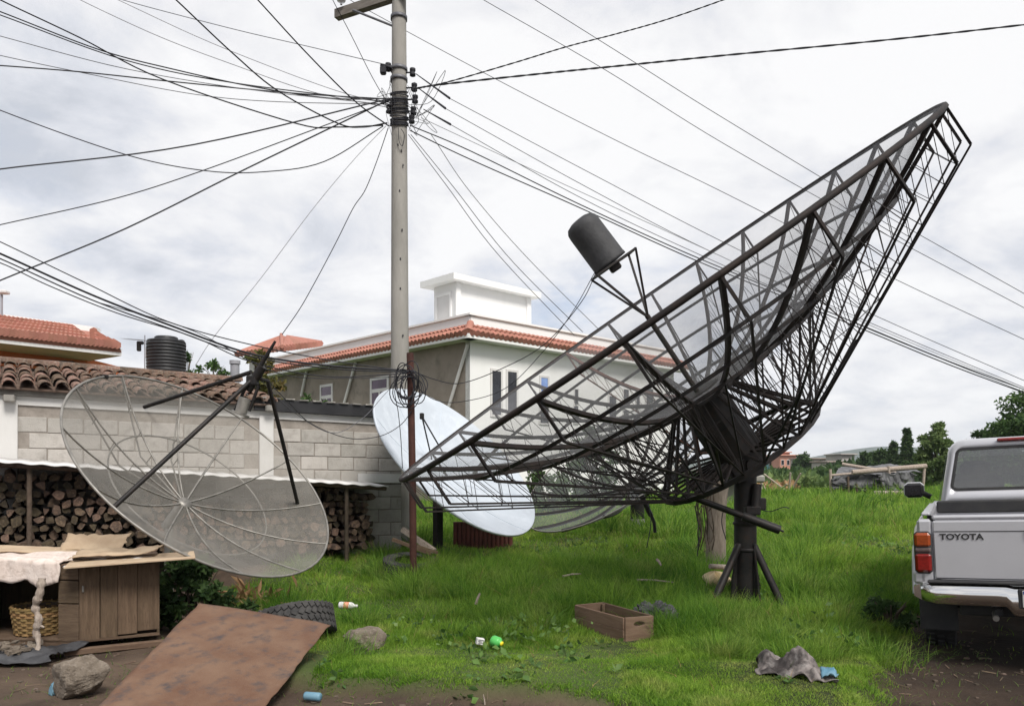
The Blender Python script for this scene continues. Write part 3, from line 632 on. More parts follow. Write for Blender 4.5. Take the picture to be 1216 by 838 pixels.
dk = MB(); dk.prism([W(-1.2, -.012, .0), W(s_at(428), -.012, .0), W(s_at(428), -.012, 1.0), W(-1.2, -.012, 1.3)], NB*.008)
dk.build('backing_board', M['bark'], ws)

# ---------------------------------------------------------------- white house
K = V3((-1.22, 22, 0)); HR = V3((.722, .692, 0)); HL = V3((-.692, .722, 0))
def hp(d, s, z, o=0):                              # point on a house face; o = outwards
    nrm = V3((d.y, -d.x, 0)) if d is HR else V3((-d.y, d.x, 0)); p = K+d*s+nrm*o; return V3((p.x, p.y, z))
def hs(d, px): a = (px-608)/900; return (a*K.y-K.x)/(d.x-a*d.y)
def hz(d, px, py): s = hs(d, px); D = (K+d*s).y; return 1.5+(555-py)/900*D
wh = thing('white_house', 'two storey white house with red tile skirting and an unpainted grey side', 'house', K)
LR, LL = 10.3, 12.7
f = MB(); f.prism([hp(HR, 0, -.3), hp(HR, LR, -.3), hp(HR, LR, 5.3), hp(HR, 0, 5.3)], V3((-HR.y, HR.x, 0))*.2); f.build('wall', M['white'], wh, label='white painted front wall of the house')
f = MB(); f.prism([hp(HL, .003, -.3), hp(HL, LL, -.3), hp(HL, LL, 5.3), hp(HL, .003, 5.3)], V3((HL.y, -HL.x, 0))*-.2 if False else HR*.2); f.build('wall', M['cement'], wh, label='bare grey cement side wall of the house')
f = MB(); e1 = K+HR*LR; f.prism([(e1.x, e1.y, -.3), (e1.x+HL.x*LL, e1.y+HL.y*LL, -.3), (e1.x+HL.x*LL, e1.y+HL.y*LL, 5.3), (e1.x, e1.y, 5.3)], HR*-.2); f.build('wall', M['white'], wh, label='far end wall of the house')
rf = MB(); rf.prism([hp(HR, 0, 5.31, -.1), hp(HR, LR, 5.31, -.1), hp(HR, LR, 5.31, -.1)+HL*LL, hp(HR, 0, 5.31, -.1)+HL*LL], V3((0, 0, .1))); rf.build('roof_slab', M['white'], wh)
so_ = .42
for d, ln, nm in ((HR, LR, 1), (HL, LL, 0)):
    f = MB(); f.prism([hp(d, -so_+.03, 5.17, so_), hp(d, ln+so_, 5.17, so_), hp(d, ln+so_, 5.30, so_), hp(d, -so_+.03, 5.30, so_)], (hp(d, 0, 0, 0)-hp(d, 0, 0, so_))); f.build('fascia', M['white'], wh)
    f = MB(); f.prism([hp(d, 0.05, 5.3, -.02), hp(d, ln, 5.3, -.02), hp(d, ln, 5.93, -.02), hp(d, 0.05, 5.93, -.02)], (hp(d, 0, 0, 0)-hp(d, 0, 0, .15))); f.build('parapet', M['white'], wh)
    f = MB(); f.prism([hp(d, -.03, 5.93, .04), hp(d, ln, 5.93, .04), hp(d, ln, 5.99, .04), hp(d, -.03, 5.99, .04)], (hp(d, 0, 0, 0)-hp(d, 0, 0, .26))); f.build('coping', M['white'], wh)
    f = MB(); nt_ = int((ln+so_*2)/.19)
    for k in range(nt_):                           # one barrel tile course after another, mitred at the corner
        s = -so_+(ln+2*so_)*(k+.5)/nt_; t0 = hp(d, s, 5.315, so_+.05); s1 = max(s, .02) if s < .3 else s; t1 = hp(d, s if s > 0 else 0.02, 5.6, .0)
        m2 = t0.lerp(t1, .52)
        f.tube([t0, m2], [.098, .085], 6); f.tube([m2+V3((0, 0, .03)), t1], [.098, .085], 6)
    f.build('roof_tiles', M['rtile'], wh)['kind'] = 'stuff'
f = MB(); f.prism([hp(HR, -.05, 5.3, .3), hp(HR, LR+.3, 5.3, .3), hp(HR, LR+.3, 5.56, 0), hp(HR, 0, 5.56, 0)], V3((0, .02, .005))); f.prism([hp(HL, -.05, 5.3, .3), hp(HL, LL, 5.3, .3), hp(HL, LL, 5.56, 0), hp(HL, 0, 5.56, 0)], V3((.02, 0, .005))); f.build('tile_bed', M['rtile'], wh)
hpip = MB(); hpip.tube([hp(HR, 0, 5.33, 0)+V3((-.02, -so_*1.35, 0)), hp(HR, 0, 5.68, .02)], [.13, .11], 7); hpip.build('hip_tile', M['rtile'], wh)
def window(d, x0, y0, x1, y1, gm, fm, fr=.06, bars=(), parent=None):
    s0, s1 = sorted((hs(d, x0), hs(d, x1))); z0 = hz(d, x0, y1); z1 = hz(d, x0, y0)
    inn = (hp(d, 0, 0, 0)-hp(d, 0, 0, .05))
    wf = MB()
    def q(a, b, c, e, o): wf.prism([hp(d, a, c, o), hp(d, b, c, o), hp(d, b, e, o), hp(d, a, e, o)], inn*((o+.04)/.05))
    q(s0-fr, s0, z0-fr, z1+fr, .03); q(s1, s1+fr, z0-fr, z1+fr, .03); q(s0, s1, z1, z1+fr, .027); q(s0, s1, z0-fr, z0, .04)
    for (kx, ky) in bars:
        if kx is not None: m_ = s0+(s1-s0)*kx; q(m_-.03, m_+.03, z0, z1 if ky is None else z0+(z1-z0)*ky, .024)
        elif ky is not None: m_ = z0+(z1-z0)*ky; q(s0, s1, m_-.06, m_+.06, .021)
    o = wf.build('window', fm, wh)
    gp = MB(); gp.prism([hp(d, s0, z0, .012), hp(d, s1, z0, .012), hp(d, s1, z1, .012), hp(d, s0, z1, .012)], inn*.3); g = gp.build('pane', gm, o); return o
window(HR, 584, 440, 594.5, 492, M['glassd'], M['whitep'], .07); window(HR, 602.5, 441, 613, 490, M['glassd'], M['whitep'], .07)
window(HR, 642, 448, 650, 467, M['glassb'], M['whitep'], .07); window(HR, 641, 478, 651, 502, M['glassd'], M['whitep'], .05)
window(HR, 682, 462, 686, 480, M['glassd'], M['whitep'], .03); window(HR, 681, 482, 686, 502, M['glassd'], M['whitep'], .03)
window(HR, 723, 470, 731, 506, M['glassd'], M['whitep'], .06); window(HR, 740, 462, 746, 480, M['glassd'], M['whitep'], .04); window(HR, 740, 487, 746, 500, M['glassd'], M['whitep'], .04); window(HR, 767, 461, 775, 500, M['glassd'], M['whitep'], .06); window(HR, 755, 463, 759, 482, M['glassd'], M['whitep'], .04)
GLP = mat('purple_dark_glass', (.05, .02, .05), (.07, .03, .07), 3, .2, spec=.6)
window(HL, 382, 460, 394, 490, GLP, M['whitep'], .09, bars=((None, .6), (.45, .55)))
window(HL, 442, 452, 460, 500, GLP, M['whitep'], .1, bars=((None, .74), (None, .35), (.5, .7)))
for (x0, y0, x1, y1) in ((367, 437, 360, 470), (425, 429, 408, 490), (558, 409, 535, 484)):
    f = MB(); f.tube([hp(HL, hs(HL, x0), hz(HL, x0, y0), .08), hp(HL, hs(HL, x1), hz(HL, x1, y1), .08)], .05, 7); f.build('drain_pipe', M['whitep'], wh)
# stair tower on the roof
T0 = V3((-1.86, 25, 0)); tz0, tz1 = 5.4, 7.62
def tp(a, b, z): p = T0+HR*a+HL*b; return V3((p.x, p.y, z))
f = MB(); f.prism([tp(0, 0, tz0), tp(3.45, 0, tz0), tp(3.45, 1.15, tz0), tp(0, 1.15, tz0)], V3((0, 0, tz1-tz0))); tw_ = f.build('stair_tower', M['white'], wh)
f = MB(); f.prism([tp(-.33, -.3, tz1+.003), tp(3.75, -.3, tz1+.003), tp(3.75, 1.5, tz1+.003), tp(-.33, 1.5, tz1+.003)], V3((0, 0, .2))); f.build('roof_slab', M['white'], tw_)
f = MB(); f.prism([tp(-.03, .28, tz0+.1), tp(-.03, .95, tz0+.1), tp(-.03, .95, 7.25), tp(-.03, .28, 7.25)], HR*.05); f.build('door', M['whitep'], tw_)
f = MB()
for (a, b, z0_, z1_) in ((.2, .28, tz0, 7.34), (.95, 1.03, tz0, 7.34), (.28, .95, 7.25, 7.34)): f.prism([tp(-.05, a, z0_), tp(-.05, b, z0_), tp(-.05, b, z1_), tp(-.05, a, z1_)], HR*.06)
f.build('door_frame', M['white'], tw_)
f = MB(); f.bbox(tp(.075, -.02, (tz0+tz1)/2), (.2, .1, tz1-tz0), .01, Matrix((HR, HL, V3((0, 0, 1)))).transposed()); f.build('pilaster', M['white'], tw_); f = MB(); f.bbox(tp(3.38, -.02, (tz0+tz1)/2), (.2, .1, tz1-tz0), .01, Matrix((HR, HL, V3((0, 0, 1)))).transposed()); f.build('pilaster', M['white'], tw_)

# second house with orange hipped roof, left of the grey wall
K2 = P(291, 420, 38); sh2 = thing('hipped_house', 'pale house with an orange hipped tile roof behind the vine', 'house', (K2.x, K2.y, 0))
f = MB(); c0 = P(296, 440, 38.5); f.prism([(c0.x, c0.y, 0), (c0.x+5.5, c0.y-1, 0), (c0.x+7, c0.y+5, 0), (c0.x+1, c0.y+6, 0)], V3((0, 0, P(0, 423, 38).z))); f.build('wall', M['white'], sh2)
ap = P(334, 398, 41); e = [P(279, 421, 37.6), P(335, 410, 35.5)+V3((0, 0, -.15)), P(383, 408, 40), P(330, 404, 45)]
def hipplane(a, b, c, n_):
    m = MB()
    for k in range(n_):
        t = (k+.5)/n_; p = a.lerp(b, t); m.tube([p, c.lerp(p, .0) if True else c], [(b-a).length/n_*.52, .02], 5)
    return m
f = hipplane(e[0], e[1], ap, 12); f.v += []; f.build('roof', M['rtile'], sh2); f = hipplane(e[1], e[2], ap+V3((.3, 0, 0)), 14); f.build('roof', M['rtile'], sh2)
f = MB(); f.add([e[0], e[1], e[2], e[3], ap], [(0, 1, 4), (1, 2, 4), (2, 3, 4), (3, 0, 4), (3, 2, 1, 0)]); f.build('roof_deck', M['rtile'], sh2)
f = MB(); f.tube([e[1]+V3((0, 0, .1)), ap+V3((0, 0, .04))], .1, 6); f.build('hip_ridge', M['rtile'], sh2)

# orange house on the left
oh = thing('orange_house', 'orange house with a red barrel tile roof edge and white eaves', 'house', P(0, 430, 17))
ex = P(143, 414, 16.6); x0 = P(-90, 388, 14.5)
f = MB(); f.prism([P(-90, 440, 15.3), P(104, 440, 17.4), V3((P(104, 440, 17.4).x, 17.4, ex.z-.1)), V3((P(-90, 440, 15.3).x, 15.3, ex.z-.1))], V3((0, 3, 0))); ow = f.build('wall', M['orange'], oh)
f = MB(); f.prism([V3((P(-90, 440, 15.3).x, 15.3, 2)), V3((P(104, 440, 17.4).x, 17.4, 2)), P(104, 441, 17.4), P(-90, 441, 15.3)], V3((0, 3, 0))); f.build('lower_wall', M['orange'], oh)
f = MB(); f.prism([x0-V3((0, -.05, .15)), ex-V3((0, -.05, .15)), ex-V3((0, -.05, 0)), x0-V3((0, -.05, 0))], V3((-1.3, .9, 0))); f.build('eave', M['whitep'], oh)
a1 = P(112, 394, 19.6); a0 = P(-90, 367, 17.0)
f = MB(); nt_ = 40
for k in range(nt_):
    t = (k+.5)/nt_; p = x0.lerp(ex, t); q = a0.lerp(a1, min(1, t*1.0)); 
    if t > .86: q = p.lerp(a1, max(.15, (1-t)/.14))
    for r in range(5):
        f.tube([p.lerp(q, r/5)+V3((0, -.06, .07)), p.lerp(q, (r+1)/5)+V3((0, -.0, .045))], [.095, .075], 6)
tl_ = f.build('roof_tiles', M['rtile'], oh); tl_['kind'] = 'stuff'
f = MB(); f.prism([x0, ex, a1, a0], V3((0, .05, -.08))); f.build('roof_deck', M['rtile'], oh)
f = MB(); f.prism([a0+V3((0, 0, .0)), a1+V3((0, 0, 0)), a1+V3((0, 0, .13)), a0+V3((0, 0, .13))], V3((0, .3, 0))); f.build('ridge_band', M['white'], oh)
wn_ = MB(); wn_.prism([P(46, 434, 16.5), P(86, 435, 16.9), P(86, 428.5, 16.9), P(46, 427, 16.5)], V3((0, .1, 0))); f = wn_.build('window', M['glassd'], oh)
# water tank with its support
tk = P(197.5, 440, 20); sp_ = MB(); sp_.bbox((tk.x, tk.y, tk.z/2-.06), (1.6, 1.6, tk.z-.12), .03); tag(sp_.build('tank_platform', M['cement'], None, (tk.x, tk.y, 0)), 'grey rendered tower carrying the black water tank behind the clay roof', 'tower')
wt = thing('water_tank', 'black ribbed plastic water tank standing behind the clay tile roof', 'water tank', tk)
pr = [(0, 0), (.47, 0)]
for k in range(9): z_ = .03+k*.085; pr += [(.485, z_), (.485, z_+.055), (.472, z_+.065), (.472, z_+.08)]
pr += [(.485, .80), (.46, .845), (.30, .875), (.29, .87)]
f = MB(); f.lathe(pr, Matrix.Translation(tk-V3((0, 0, .06))), 28, cap=False); f.build('body', M['plastic'], wt)
f = MB(); f.lathe([(.29, .86), (.29, .93), (.26, .95), (0, .955)], Matrix.Translation(tk-V3((0, 0, .06))), 24); f.build('lid', M['plastic'], wt)
f = MB(); f.bbox(tk+V3((.40, .02, .78)), (.09, .14, .07), .01); f.build('outlet', M['plastic'], wt)
f = MB(); f.grid(lambda u, v: tk+V3((-.492*math.cos(.2+u*.5), -.492*math.sin(.2+u*.5), .31+.25*v)), 5, 2); f.build('sticker', mat('faded_sticker', (.45, .45, .43), (.3, .3, .3), 9, .6), wt)
an = thing('yagi_antenna', 'small rooftop antenna on a thin mast beside the black water tank', 'antenna', P(172, 440, 19)); f = MB()
f.tube([P(172, 442, 19), P(172, 398, 19)], .015, 5); f.build('mast', M['ltwire'], an)
f = MB(); f.tube([P(150, 402.5, 18.6), P(173, 404, 19)], .008, 4)
for k in range(6): p = P(151+k*4, 402.6+k*.25, 18.7); f.tube([p-V3((0, .3, .03)), p+V3((0, .3, .03))], .005, 4)
f.build('boom', M['ltwire'], an)
f = MB(); f.bbox(P(165, 411, 19), (.09, .1, .25), .02); f.bbox(P(167, 407, 19), (.14, .1, .08), .02); f.build('receiver', M['black'], an)
rp = thing('roof_pole', 'thin white pole with a flat cap on the orange house roof', 'pole', P(2, 384, 18)); f = MB(); f.tube([P(2, 386, 18), P(2, 350, 18)], .03, 6); f.build('shaft', M['ltwire'], rp)
f = MB(); f.bbox(P(2, 347, 18), (.3, .2, .08), .02); f.build('cap', M['whitep'], rp)

# ---------------------------------------------------------------- utility pole
pb_ = V3((-1.9, 12.9, gz(-1.9, 12.9))); up = thing('utility_pole', 'tall tapering concrete utility pole in front of the grey house wall', 'utility pole', pb_)
ptop = V3((-1.93, 12.9, 11.6)); pr_ = lambda z: .17-.06*(z-pb_.z)/11.3
f = MB(); f.tube([pb_-V3((0, 0, .3)), V3((-1.91, 12.9, 4)), V3((-1.92, 12.9, 8)), ptop], [pr_(0), pr_(4), pr_(8), pr_(11.6)], 20); f.build('shaft', M['conc'], up)
def pz(py): return 1.5+(555-py)/900*12.9
f = MB()
for k in range(17):
    z_ = pz(150)+(pz(112)-pz(150))*k/16+random.uniform(-.02, .02); r = pr_(z_)+.012+random.uniform(0, .012); a0 = random.uniform(-.3, .3)
    f.tube([V3((-1.92+r*math.cos(a), 12.9+r*math.sin(a), z_+.05*math.sin(a+a0))) for a in np.linspace(0, 6.28, 19)], .011, 5, cap=False)
f.build('wire_band', M['cable'], up)
f = MB()
for py in (22, 83, 95):
    f = MB(); r = pr_(pz(py))+.008; f.lathe([(r, -.03), (r+.012, -.03), (r+.012, .03), (r, .03)], Matrix.Translation((-1.925, 12.9, pz(py))), 20); f.build('clamp', M['wire'], up)
f = MB(); f.prism([V3((-3.13, 13.35, 9.42)), V3((-.7, 12.15, 9.42)), V3((-.7, 12.15, 9.57)), V3((-3.13, 13.35, 9.57))], V3((.05, .11, 0))); cr_ = f.build('crossarm', mat('grey_crossarm', (.13, .115, .1), (.19, .17, .15), 6, .9, stretch=(.6, .6, 5)), up)
f = MB(); f.tube([V3((-2.75, 13.1, 9.4)), V3((-2.02, 12.85, 8.98))], .02, 5); f.build('brace', M['wire'], up)
for px in (-2.98, -1.2):
    q = V3((px, 13.3-(px+3.13)*.49, 9.57)); f = MB(); f.lathe([(.02, 0), (.02, .05), (.07, .06), (.085, .1), (.05, .13), (.06, .16), (.035, .2), (0, .205)], Matrix.Translation(q), 14); f.build('insulator', M['porcelain'], cr_)
for (px, py, dx) in ((461, 80, -1), (490, 86, 1), (492, 104, 1), (493, 118, 1), (491, 132, 1), (489, 142, 1), (462, 130, -1)):
    p = P(px, py, 12.85); f = MB(); f.tube([V3((-1.92, 12.88, p.z)), p], .014, 5); f.lathe([(.02, -.07), (.05, -.06), (.05, -.02), (.028, 0), (.05, .02), (.05, .06), (.02, .07)], Matrix.Translation(p), 10); f.build('spool', M['cable'], up)
f = MB(); f.tube([P(453, 78, 12.7), P(459, 79, 12.8), P(470, 82, 12.85)], .035, 6); f.bbox(P(455, 84, 12.72), (.1, .1, .13), .02); f.build('cutout', M['cable'], up)
f = MB()
for (px, py) in ((474, 176), (478, 183), (480, 200), (476, 230), (479, 276), (477, 310), (477, 345), (480, 400)): p = P(px, py, 12.9); f.box((p.x, 12.9-pr_(p.z)+.002, p.z), (.02, .012, .035))
f.build('hole', M['cable'], up)
f = MB(); r_ = random.Random(3)
for k in range(16):                                # loose service loops round the head of the pole
    x1, y1, x2, y2 = r_.uniform(448, 470), r_.uniform(85, 150), r_.uniform(486, 535), r_.uniform(80, 160)
    side = k % 3 != 0
    a = P(484 if side else 468, r_.uniform(85, 150), 12.75); b = P(x2 if side else x1, y2 if side else y1, 12.7+r_.uniform(-.4, .4)); c = a.lerp(b, .5)+V3((r_.uniform(-.2, .2), 0, r_.uniform(-.4, .15)))
    f.tube(crom([a, c, b, a.lerp(b, .3)-V3((0, 0, r_.uniform(.05, .3)))], 6), .0045, 4)
f.tube(crom([P(473, 152, 12.7), P(474, 168, 12.71), P(478, 173, 12.71), P(480, 160, 12.7), P(476, 153, 12.7)], 5), .007, 4)
f.build('service_loop', M['cable'], up)
for (x1, y1, x2, y2) in ((494, 88, 534, 117), (497, 105, 529, 129), (503, 130, 535, 148)):
    f = MB(); f.tube([P(x1, y1, 12.8), P(x2, y2, 12.4)], [.008, .02], 5); f.build('dead_end_clamp', M['cable'], up)

# ---------------------------------------------------------------- rusty pipe post with a coil of cable
pp = thing('pipe_post', 'rusty brown pipe standing upright in the grass with a cable coil at its top', 'post', onground(490, 9.36))
f = MB(); f.tube([onground(491, 9.36, -.2), P(490, 575, 9.36), P(487, 419, 9.36)], .044, 12); f.build('pipe', mat('rust_brown_paint', (.05, .02, .016), (.075, .03, .022), 6, .75, .1, .2), pp)
ck = thing('cable_coil', 'loops of black cable hung over the top of the rusty pipe post', 'cable coil', P(488, 440, 9.3)); f = MB(); r_ = random.Random(8)
for k in range(11):
    a, b = r_.uniform(.08, .20), r_.uniform(.14, .24); c = P(486+r_.uniform(-7, 7), 452+r_.uniform(-3, 14), 9.27+r_.uniform(-.05, .05)); ti = r_.uniform(-.5, .5)
    f.tube([c+V3((a*math.cos(t)+ti*.1*math.sin(t), .05*math.sin(2*t+k), b*math.sin(t))) for t in np.linspace(0, 6.28, 22)], .0065, 5, cap=False)
f.build('loop', M['cable'], ck)

# ---------------------------------------------------------------- overhead cables
CB = [  # px, py, distance ... ; width px ; name, label
 ('power_cable', 'thick dark cable running almost level from the pole to the left', 2.4, 'cable', [(-60, 213, 9), (0, 201, 9.5), (230, 172, 11), (465, 117, 12.8)]),
 ('power_cable', 'thick dark cable dropping steeply from the pole to the left edge of the sky', 2.4, 'cable', [(-60, 360, 7), (0, 333, 8), (150, 271, 10), (283, 205, 11.4), (380, 158, 12.2), (465, 117, 12.8)]),
 ('telephone_cable', 'thin cable sloping from the pole to the left, between two thick ones', 1.7, 'cable', [(-60, 281, 9), (0, 267, 9.6), (140, 235, 10.8), (240, 203, 11.5), (370, 155, 12.3), (465, 119, 12.8)]),
 ('telephone_cable', 'slack cable hanging in a deep curve to the left of the pole', 1.7, 'cable', [(-50, 105, 10), (0, 131, 10.2), (150, 184, 11.4), (245, 203, 11.9), (315, 204, 12.2), (385, 192, 12.5), (455, 150, 12.8)]),
 ('power_cable', 'dark cable crossing from the top left corner down to the pole', 2.2, 'cable', [(-40, -22, 9), (0, 0, 9.5), (95, 45, 10.4), (195, 95, 11.3), (353, 147, 12.3), (400, 151, 12.6), (455, 149, 12.8)]),
 ('power_cable', 'dark cable entering high on the left and running to the pole band', 2.0, 'cable', [(-40, 0, 9), (0, 14, 9.4), (120, 60, 10.8), (204, 82, 11.5), (300, 103, 12.1), (394, 117, 12.5), (465, 117, 12.8)]),
 ('power_cable', 'dark cable beside the one entering high on the left', 1.8, 'cable', [(-40, 6, 8.8), (0, 18, 9.2), (150, 72, 11), (280, 99, 12), (465, 122, 12.8)]),
 ('telephone_cable', 'nearly level cable passing left of the pole below the upper bundle', 2.0, 'cable', [(-40, 76, 9.5), (0, 78, 9.8), (100, 86, 10.6), (204, 97, 11.4), (350, 111, 12.3), (465, 118, 12.8)]),
 ('telephone_cable', 'faint grey cable just above the level one at left', 1.2, 'wire', [(-40, 32, 9.5), (0, 43, 9.8), (150, 82, 11), (300, 107, 12), (465, 125, 12.8)]),
 ('telephone_cable', 'faint grey cable just below the level one at left', 1.2, 'wire', [(-40, 56, 9.5), (0, 66, 9.8), (95, 86, 10.8), (230, 112, 11.7), (330, 121, 12.3), (465, 124, 12.8)]),
 ('power_cable', 'heavy cable falling from the top edge, left one of two beside the pole', 2.4, 'cable', [(180, -26, 9.5), (209, 0, 10), (277, 64, 11.2), (330, 108, 12), (400, 146, 12.5), (430, 151, 12.7), (460, 146, 12.8)]),
 ('power_cable', 'heavy cable falling from the top edge, right one of two beside the pole', 2.2, 'cable', [(280, -27, 10), (306, 0, 10.5), (363, 62, 11.5), (420, 119, 12.4), (462, 150, 12.8)]),
 ('telephone_cable', 'thin grey wire stretched across the top left of the sky to the pole', 1.2, 'wire', [(95, -18, 22), (145, 0, 20), (270, 33, 17), (360, 54, 15), (458, 77, 12.9)]),
 ('telephone_cable', 'faint wire fanning from the top left to the pole band', 1.2, 'ltwire', [(60, -20, 12), (95, 0, 12), (190, 44, 12.3), (280, 78, 12.5), (370, 109, 12.7), (462, 128, 12.8)]),
 ('telephone_cable', 'faint wire above another faint one fanning from the top left', 1.1, 'ltwire', [(100, -18, 12), (140, 0, 12), (230, 42, 12.3), (310, 75, 12.5), (400, 108, 12.7), (462, 124, 12.8)]),
 ('telephone_cable', 'thin wire dropping past the crossarm end into the pole band', 1.2, 'cable', [(388, -18, 12), (395, 0, 12), (415, 38, 12.4), (440, 88, 12.7), (457, 118, 12.8)]),
 ('high_wire', 'thin high wire passing behind the pole top and sloping far to the right', 1.1, 'wire', [(410, -4, 16), (440, 14, 16), (600, 100, 17), (744, 173, 18), (860, 229, 19), (1060, 330, 21), (1240, 414, 23)]),
 ('high_wire', 'thin high wire crossing the sky, middle of the three long parallel ones', 1.1, 'wire', [(545, -18, 16), (574, 0, 16), (720, 84, 17.5), (860, 171, 19), (1040, 272, 21), (1240, 378, 23)]),
 ('high_wire', 'thin high wire crossing the sky, uppermost of the three long parallel ones', 1.1, 'wire', [(605, -18, 16), (635, 0, 16), (750, 72, 17.5), (860, 141, 19), (1040, 249, 21), (1240, 362, 23)]),
 ('twisted_cable', 'twisted black cable rising gently from the pole to the right edge', 2.4, 'cable', [(488, 107, 12.8), (520, 101, 12.6), (640, 88, 11.4), (740, 78, 10.6), (860, 66, 9.8), (1050, 48, 8.6), (1240, 27, 7.6)]),
 ('twisted_cable', 'twisted black cable rising steeply from the pole to the top edge', 2.0, 'cable', [(488, 106, 12.8), (530, 98, 12.5), (610, 75, 11.8), (672, 56, 11.2), (730, 41, 10.7), (790, 24, 10), (862, -1, 9.3), (900, -16, 9)]),
 ('telephone_cable', 'thin wire from the upper dead-end clamp sloping right behind the big dish', 1.1, 'wire', [(534, 117, 12.4), (700, 205, 15), (860, 288, 18), (1040, 375, 22), (1240, 462, 26)]),
 ('telephone_cable', 'thin wire from the middle dead-end clamp sloping right behind the big dish', 1.1, 'wire', [(529, 129, 12.4), (700, 224, 15), (845, 299, 18), (1040, 386, 22), (1240, 470, 26)]),
 ('telephone_cable', 'thin wire from the lower dead-end clamp sloping right behind the big dish', 1.1, 'wire', [(535, 148, 12.4), (690, 235, 15), (830, 302, 18), (1040, 394, 22), (1240, 475, 26)]),
 ('telephone_cable', 'faint wire low in the bundle that slopes right behind the big dish', 1.0, 'ltwire', [(500, 140, 12.6), (620, 196, 14), (740, 251, 16), (860, 306, 18), (1040, 389, 22), (1240, 472, 26)]),
 ('power_cable', 'dark cable heading the bundle that runs behind the black feed bucket', 1.8, 'cable', [(487, 149, 12.7), (560, 180, 13.5), (687, 242, 15), (812, 299, 17), (920, 344, 19), (1030, 389, 21.5), (1130, 430, 24), (1240, 471, 26)]),
 ('power_cable', 'second dark cable of the bundle running behind the black feed bucket', 1.8, 'cable', [(487, 155, 12.7), (560, 190, 13.5), (687, 246, 15), (812, 303, 17), (920, 348, 19), (1030, 393, 21.5), (1130, 434, 24), (1240, 475, 26)]),
 ('service_wire', 'thin wire dropping from the pole toward the white house, left of three', 1.1, 'wire', [(485, 160, 12.8), (530, 220, 15), (594, 305, 18.5), (682, 398, 24)]),
 ('service_wire', 'thin wire dropping from the pole toward the white house, middle of three', 1.1, 'wire', [(488, 160, 12.8), (540, 224, 15), (610, 312, 18.5), (692, 394, 24)]),
 ('service_wire', 'thin wire dropping from the pole toward the white house, right of three', 1.1, 'ltwire', [(512, 160, 12.8), (560, 230, 15), (630, 310, 18.5), (712, 392, 24)]),
 ('service_wire', 'wavy thin cable hanging steeply from the pole to the left dish feed', 1.4, 'cable', [(461, 152, 12.7), (448, 190, 12), (434, 225, 11.3), (420, 246, 10.8), (402, 282, 10), (388, 309, 9.4), (374, 335, 8.6), (357, 365, 8), (335, 397, 7.2)]),
 ('service_wire', 'pale thin wire sloping from the pole down to the roof of the block building', 1.1, 'ltwire', [(458, 150, 12.8), (420, 190, 12.4), (370, 250, 12.1), (310, 330, 11.8), (254, 400, 11.4), (232, 434, 11.3)]),
 ('drop_cable', 'upper black cable of the low left bundle running to the pipe post', 1.8, 'cable', [(-50, 265, 5.4), (0, 287, 5.8), (100, 335, 6.8), (200, 382, 7.6), (302, 410, 8.4), (400, 429, 9), (487, 441, 9.36)]),
 ('drop_cable', 'thickest black cable of the low left bundle running to the pipe post', 3.4, 'cable', [(-50, 282, 5.4), (0, 301, 5.8), (109, 350, 6.8), (199, 385, 7.6), (302, 421, 8.4), (400, 435, 9), (487, 440, 9.36)]),
 ('drop_cable', 'black cable pressed against the thick one in the low left bundle', 2.2, 'cable', [(-50, 290, 5.45), (0, 307, 5.85), (109, 356, 6.85), (199, 389, 7.6), (302, 424, 8.4), (400, 438, 9), (487, 442, 9.36)]),
 ('drop_cable', 'lowest slack black cable of the low left bundle', 1.8, 'cable', [(-50, 300, 5.4), (0, 312, 5.8), (60, 340, 6.3), (140, 372, 7.1), (230, 400, 7.8), (300, 430, 8.4), (390, 447, 9), (487, 443, 9.36)]),
 ('drop_cable', 'thin cable sagging beneath the low left bundle toward the post', 1.4, 'cable', [(120, 360, 7.4), (230, 393, 8), (330, 443, 8.6), (420, 449, 9), (487, 446, 9.36)]),
 ('feed_cable', 'thin black cable sagging from the pipe post up to the black feed bucket', 1.4, 'cable', [(490, 440, 9.36), (515, 450, 9.2), (547, 455, 9), (597, 437, 8.6), (646, 409, 8.3), (690, 359, 8), (710, 318, 7.9)]),
 ('feed_cable', 'lower thin black cable sagging from the pipe post to the feed bucket', 1.2, 'cable', [(490, 455, 9.36), (515, 474, 9.2), (547, 477, 9), (600, 461, 8.6), (646, 416, 8.3), (680, 370, 8), (707, 322, 7.9)]),
 ('feed_cable', 'thin cable looping along the block wall from the left dish feed to the post', 1.3, 'cable', [(318, 452, 7.2), (345, 480, 8), (370, 503, 8.6), (413, 520, 9), (450, 518, 9.2), (475, 505, 9.3), (489, 488, 9.3)]),
 ('feed_cable', 'thin cable hanging across the block wall from the white dish to the left feed', 1.0, 'wire', [(310, 452, 7.2), (350, 490, 8), (395, 514, 8.6), (430, 497, 9), (455, 470, 9.2), (472, 452, 9.3)]),
 ('hanging_cable', 'loose black cable end dangling down beside the pipe post', 1.3, 'cable', [(480, 450, 9.28), (469, 462, 9.28), (473, 490, 9.28), (476, 520, 9.28), (478, 556, 9.28)]),
]
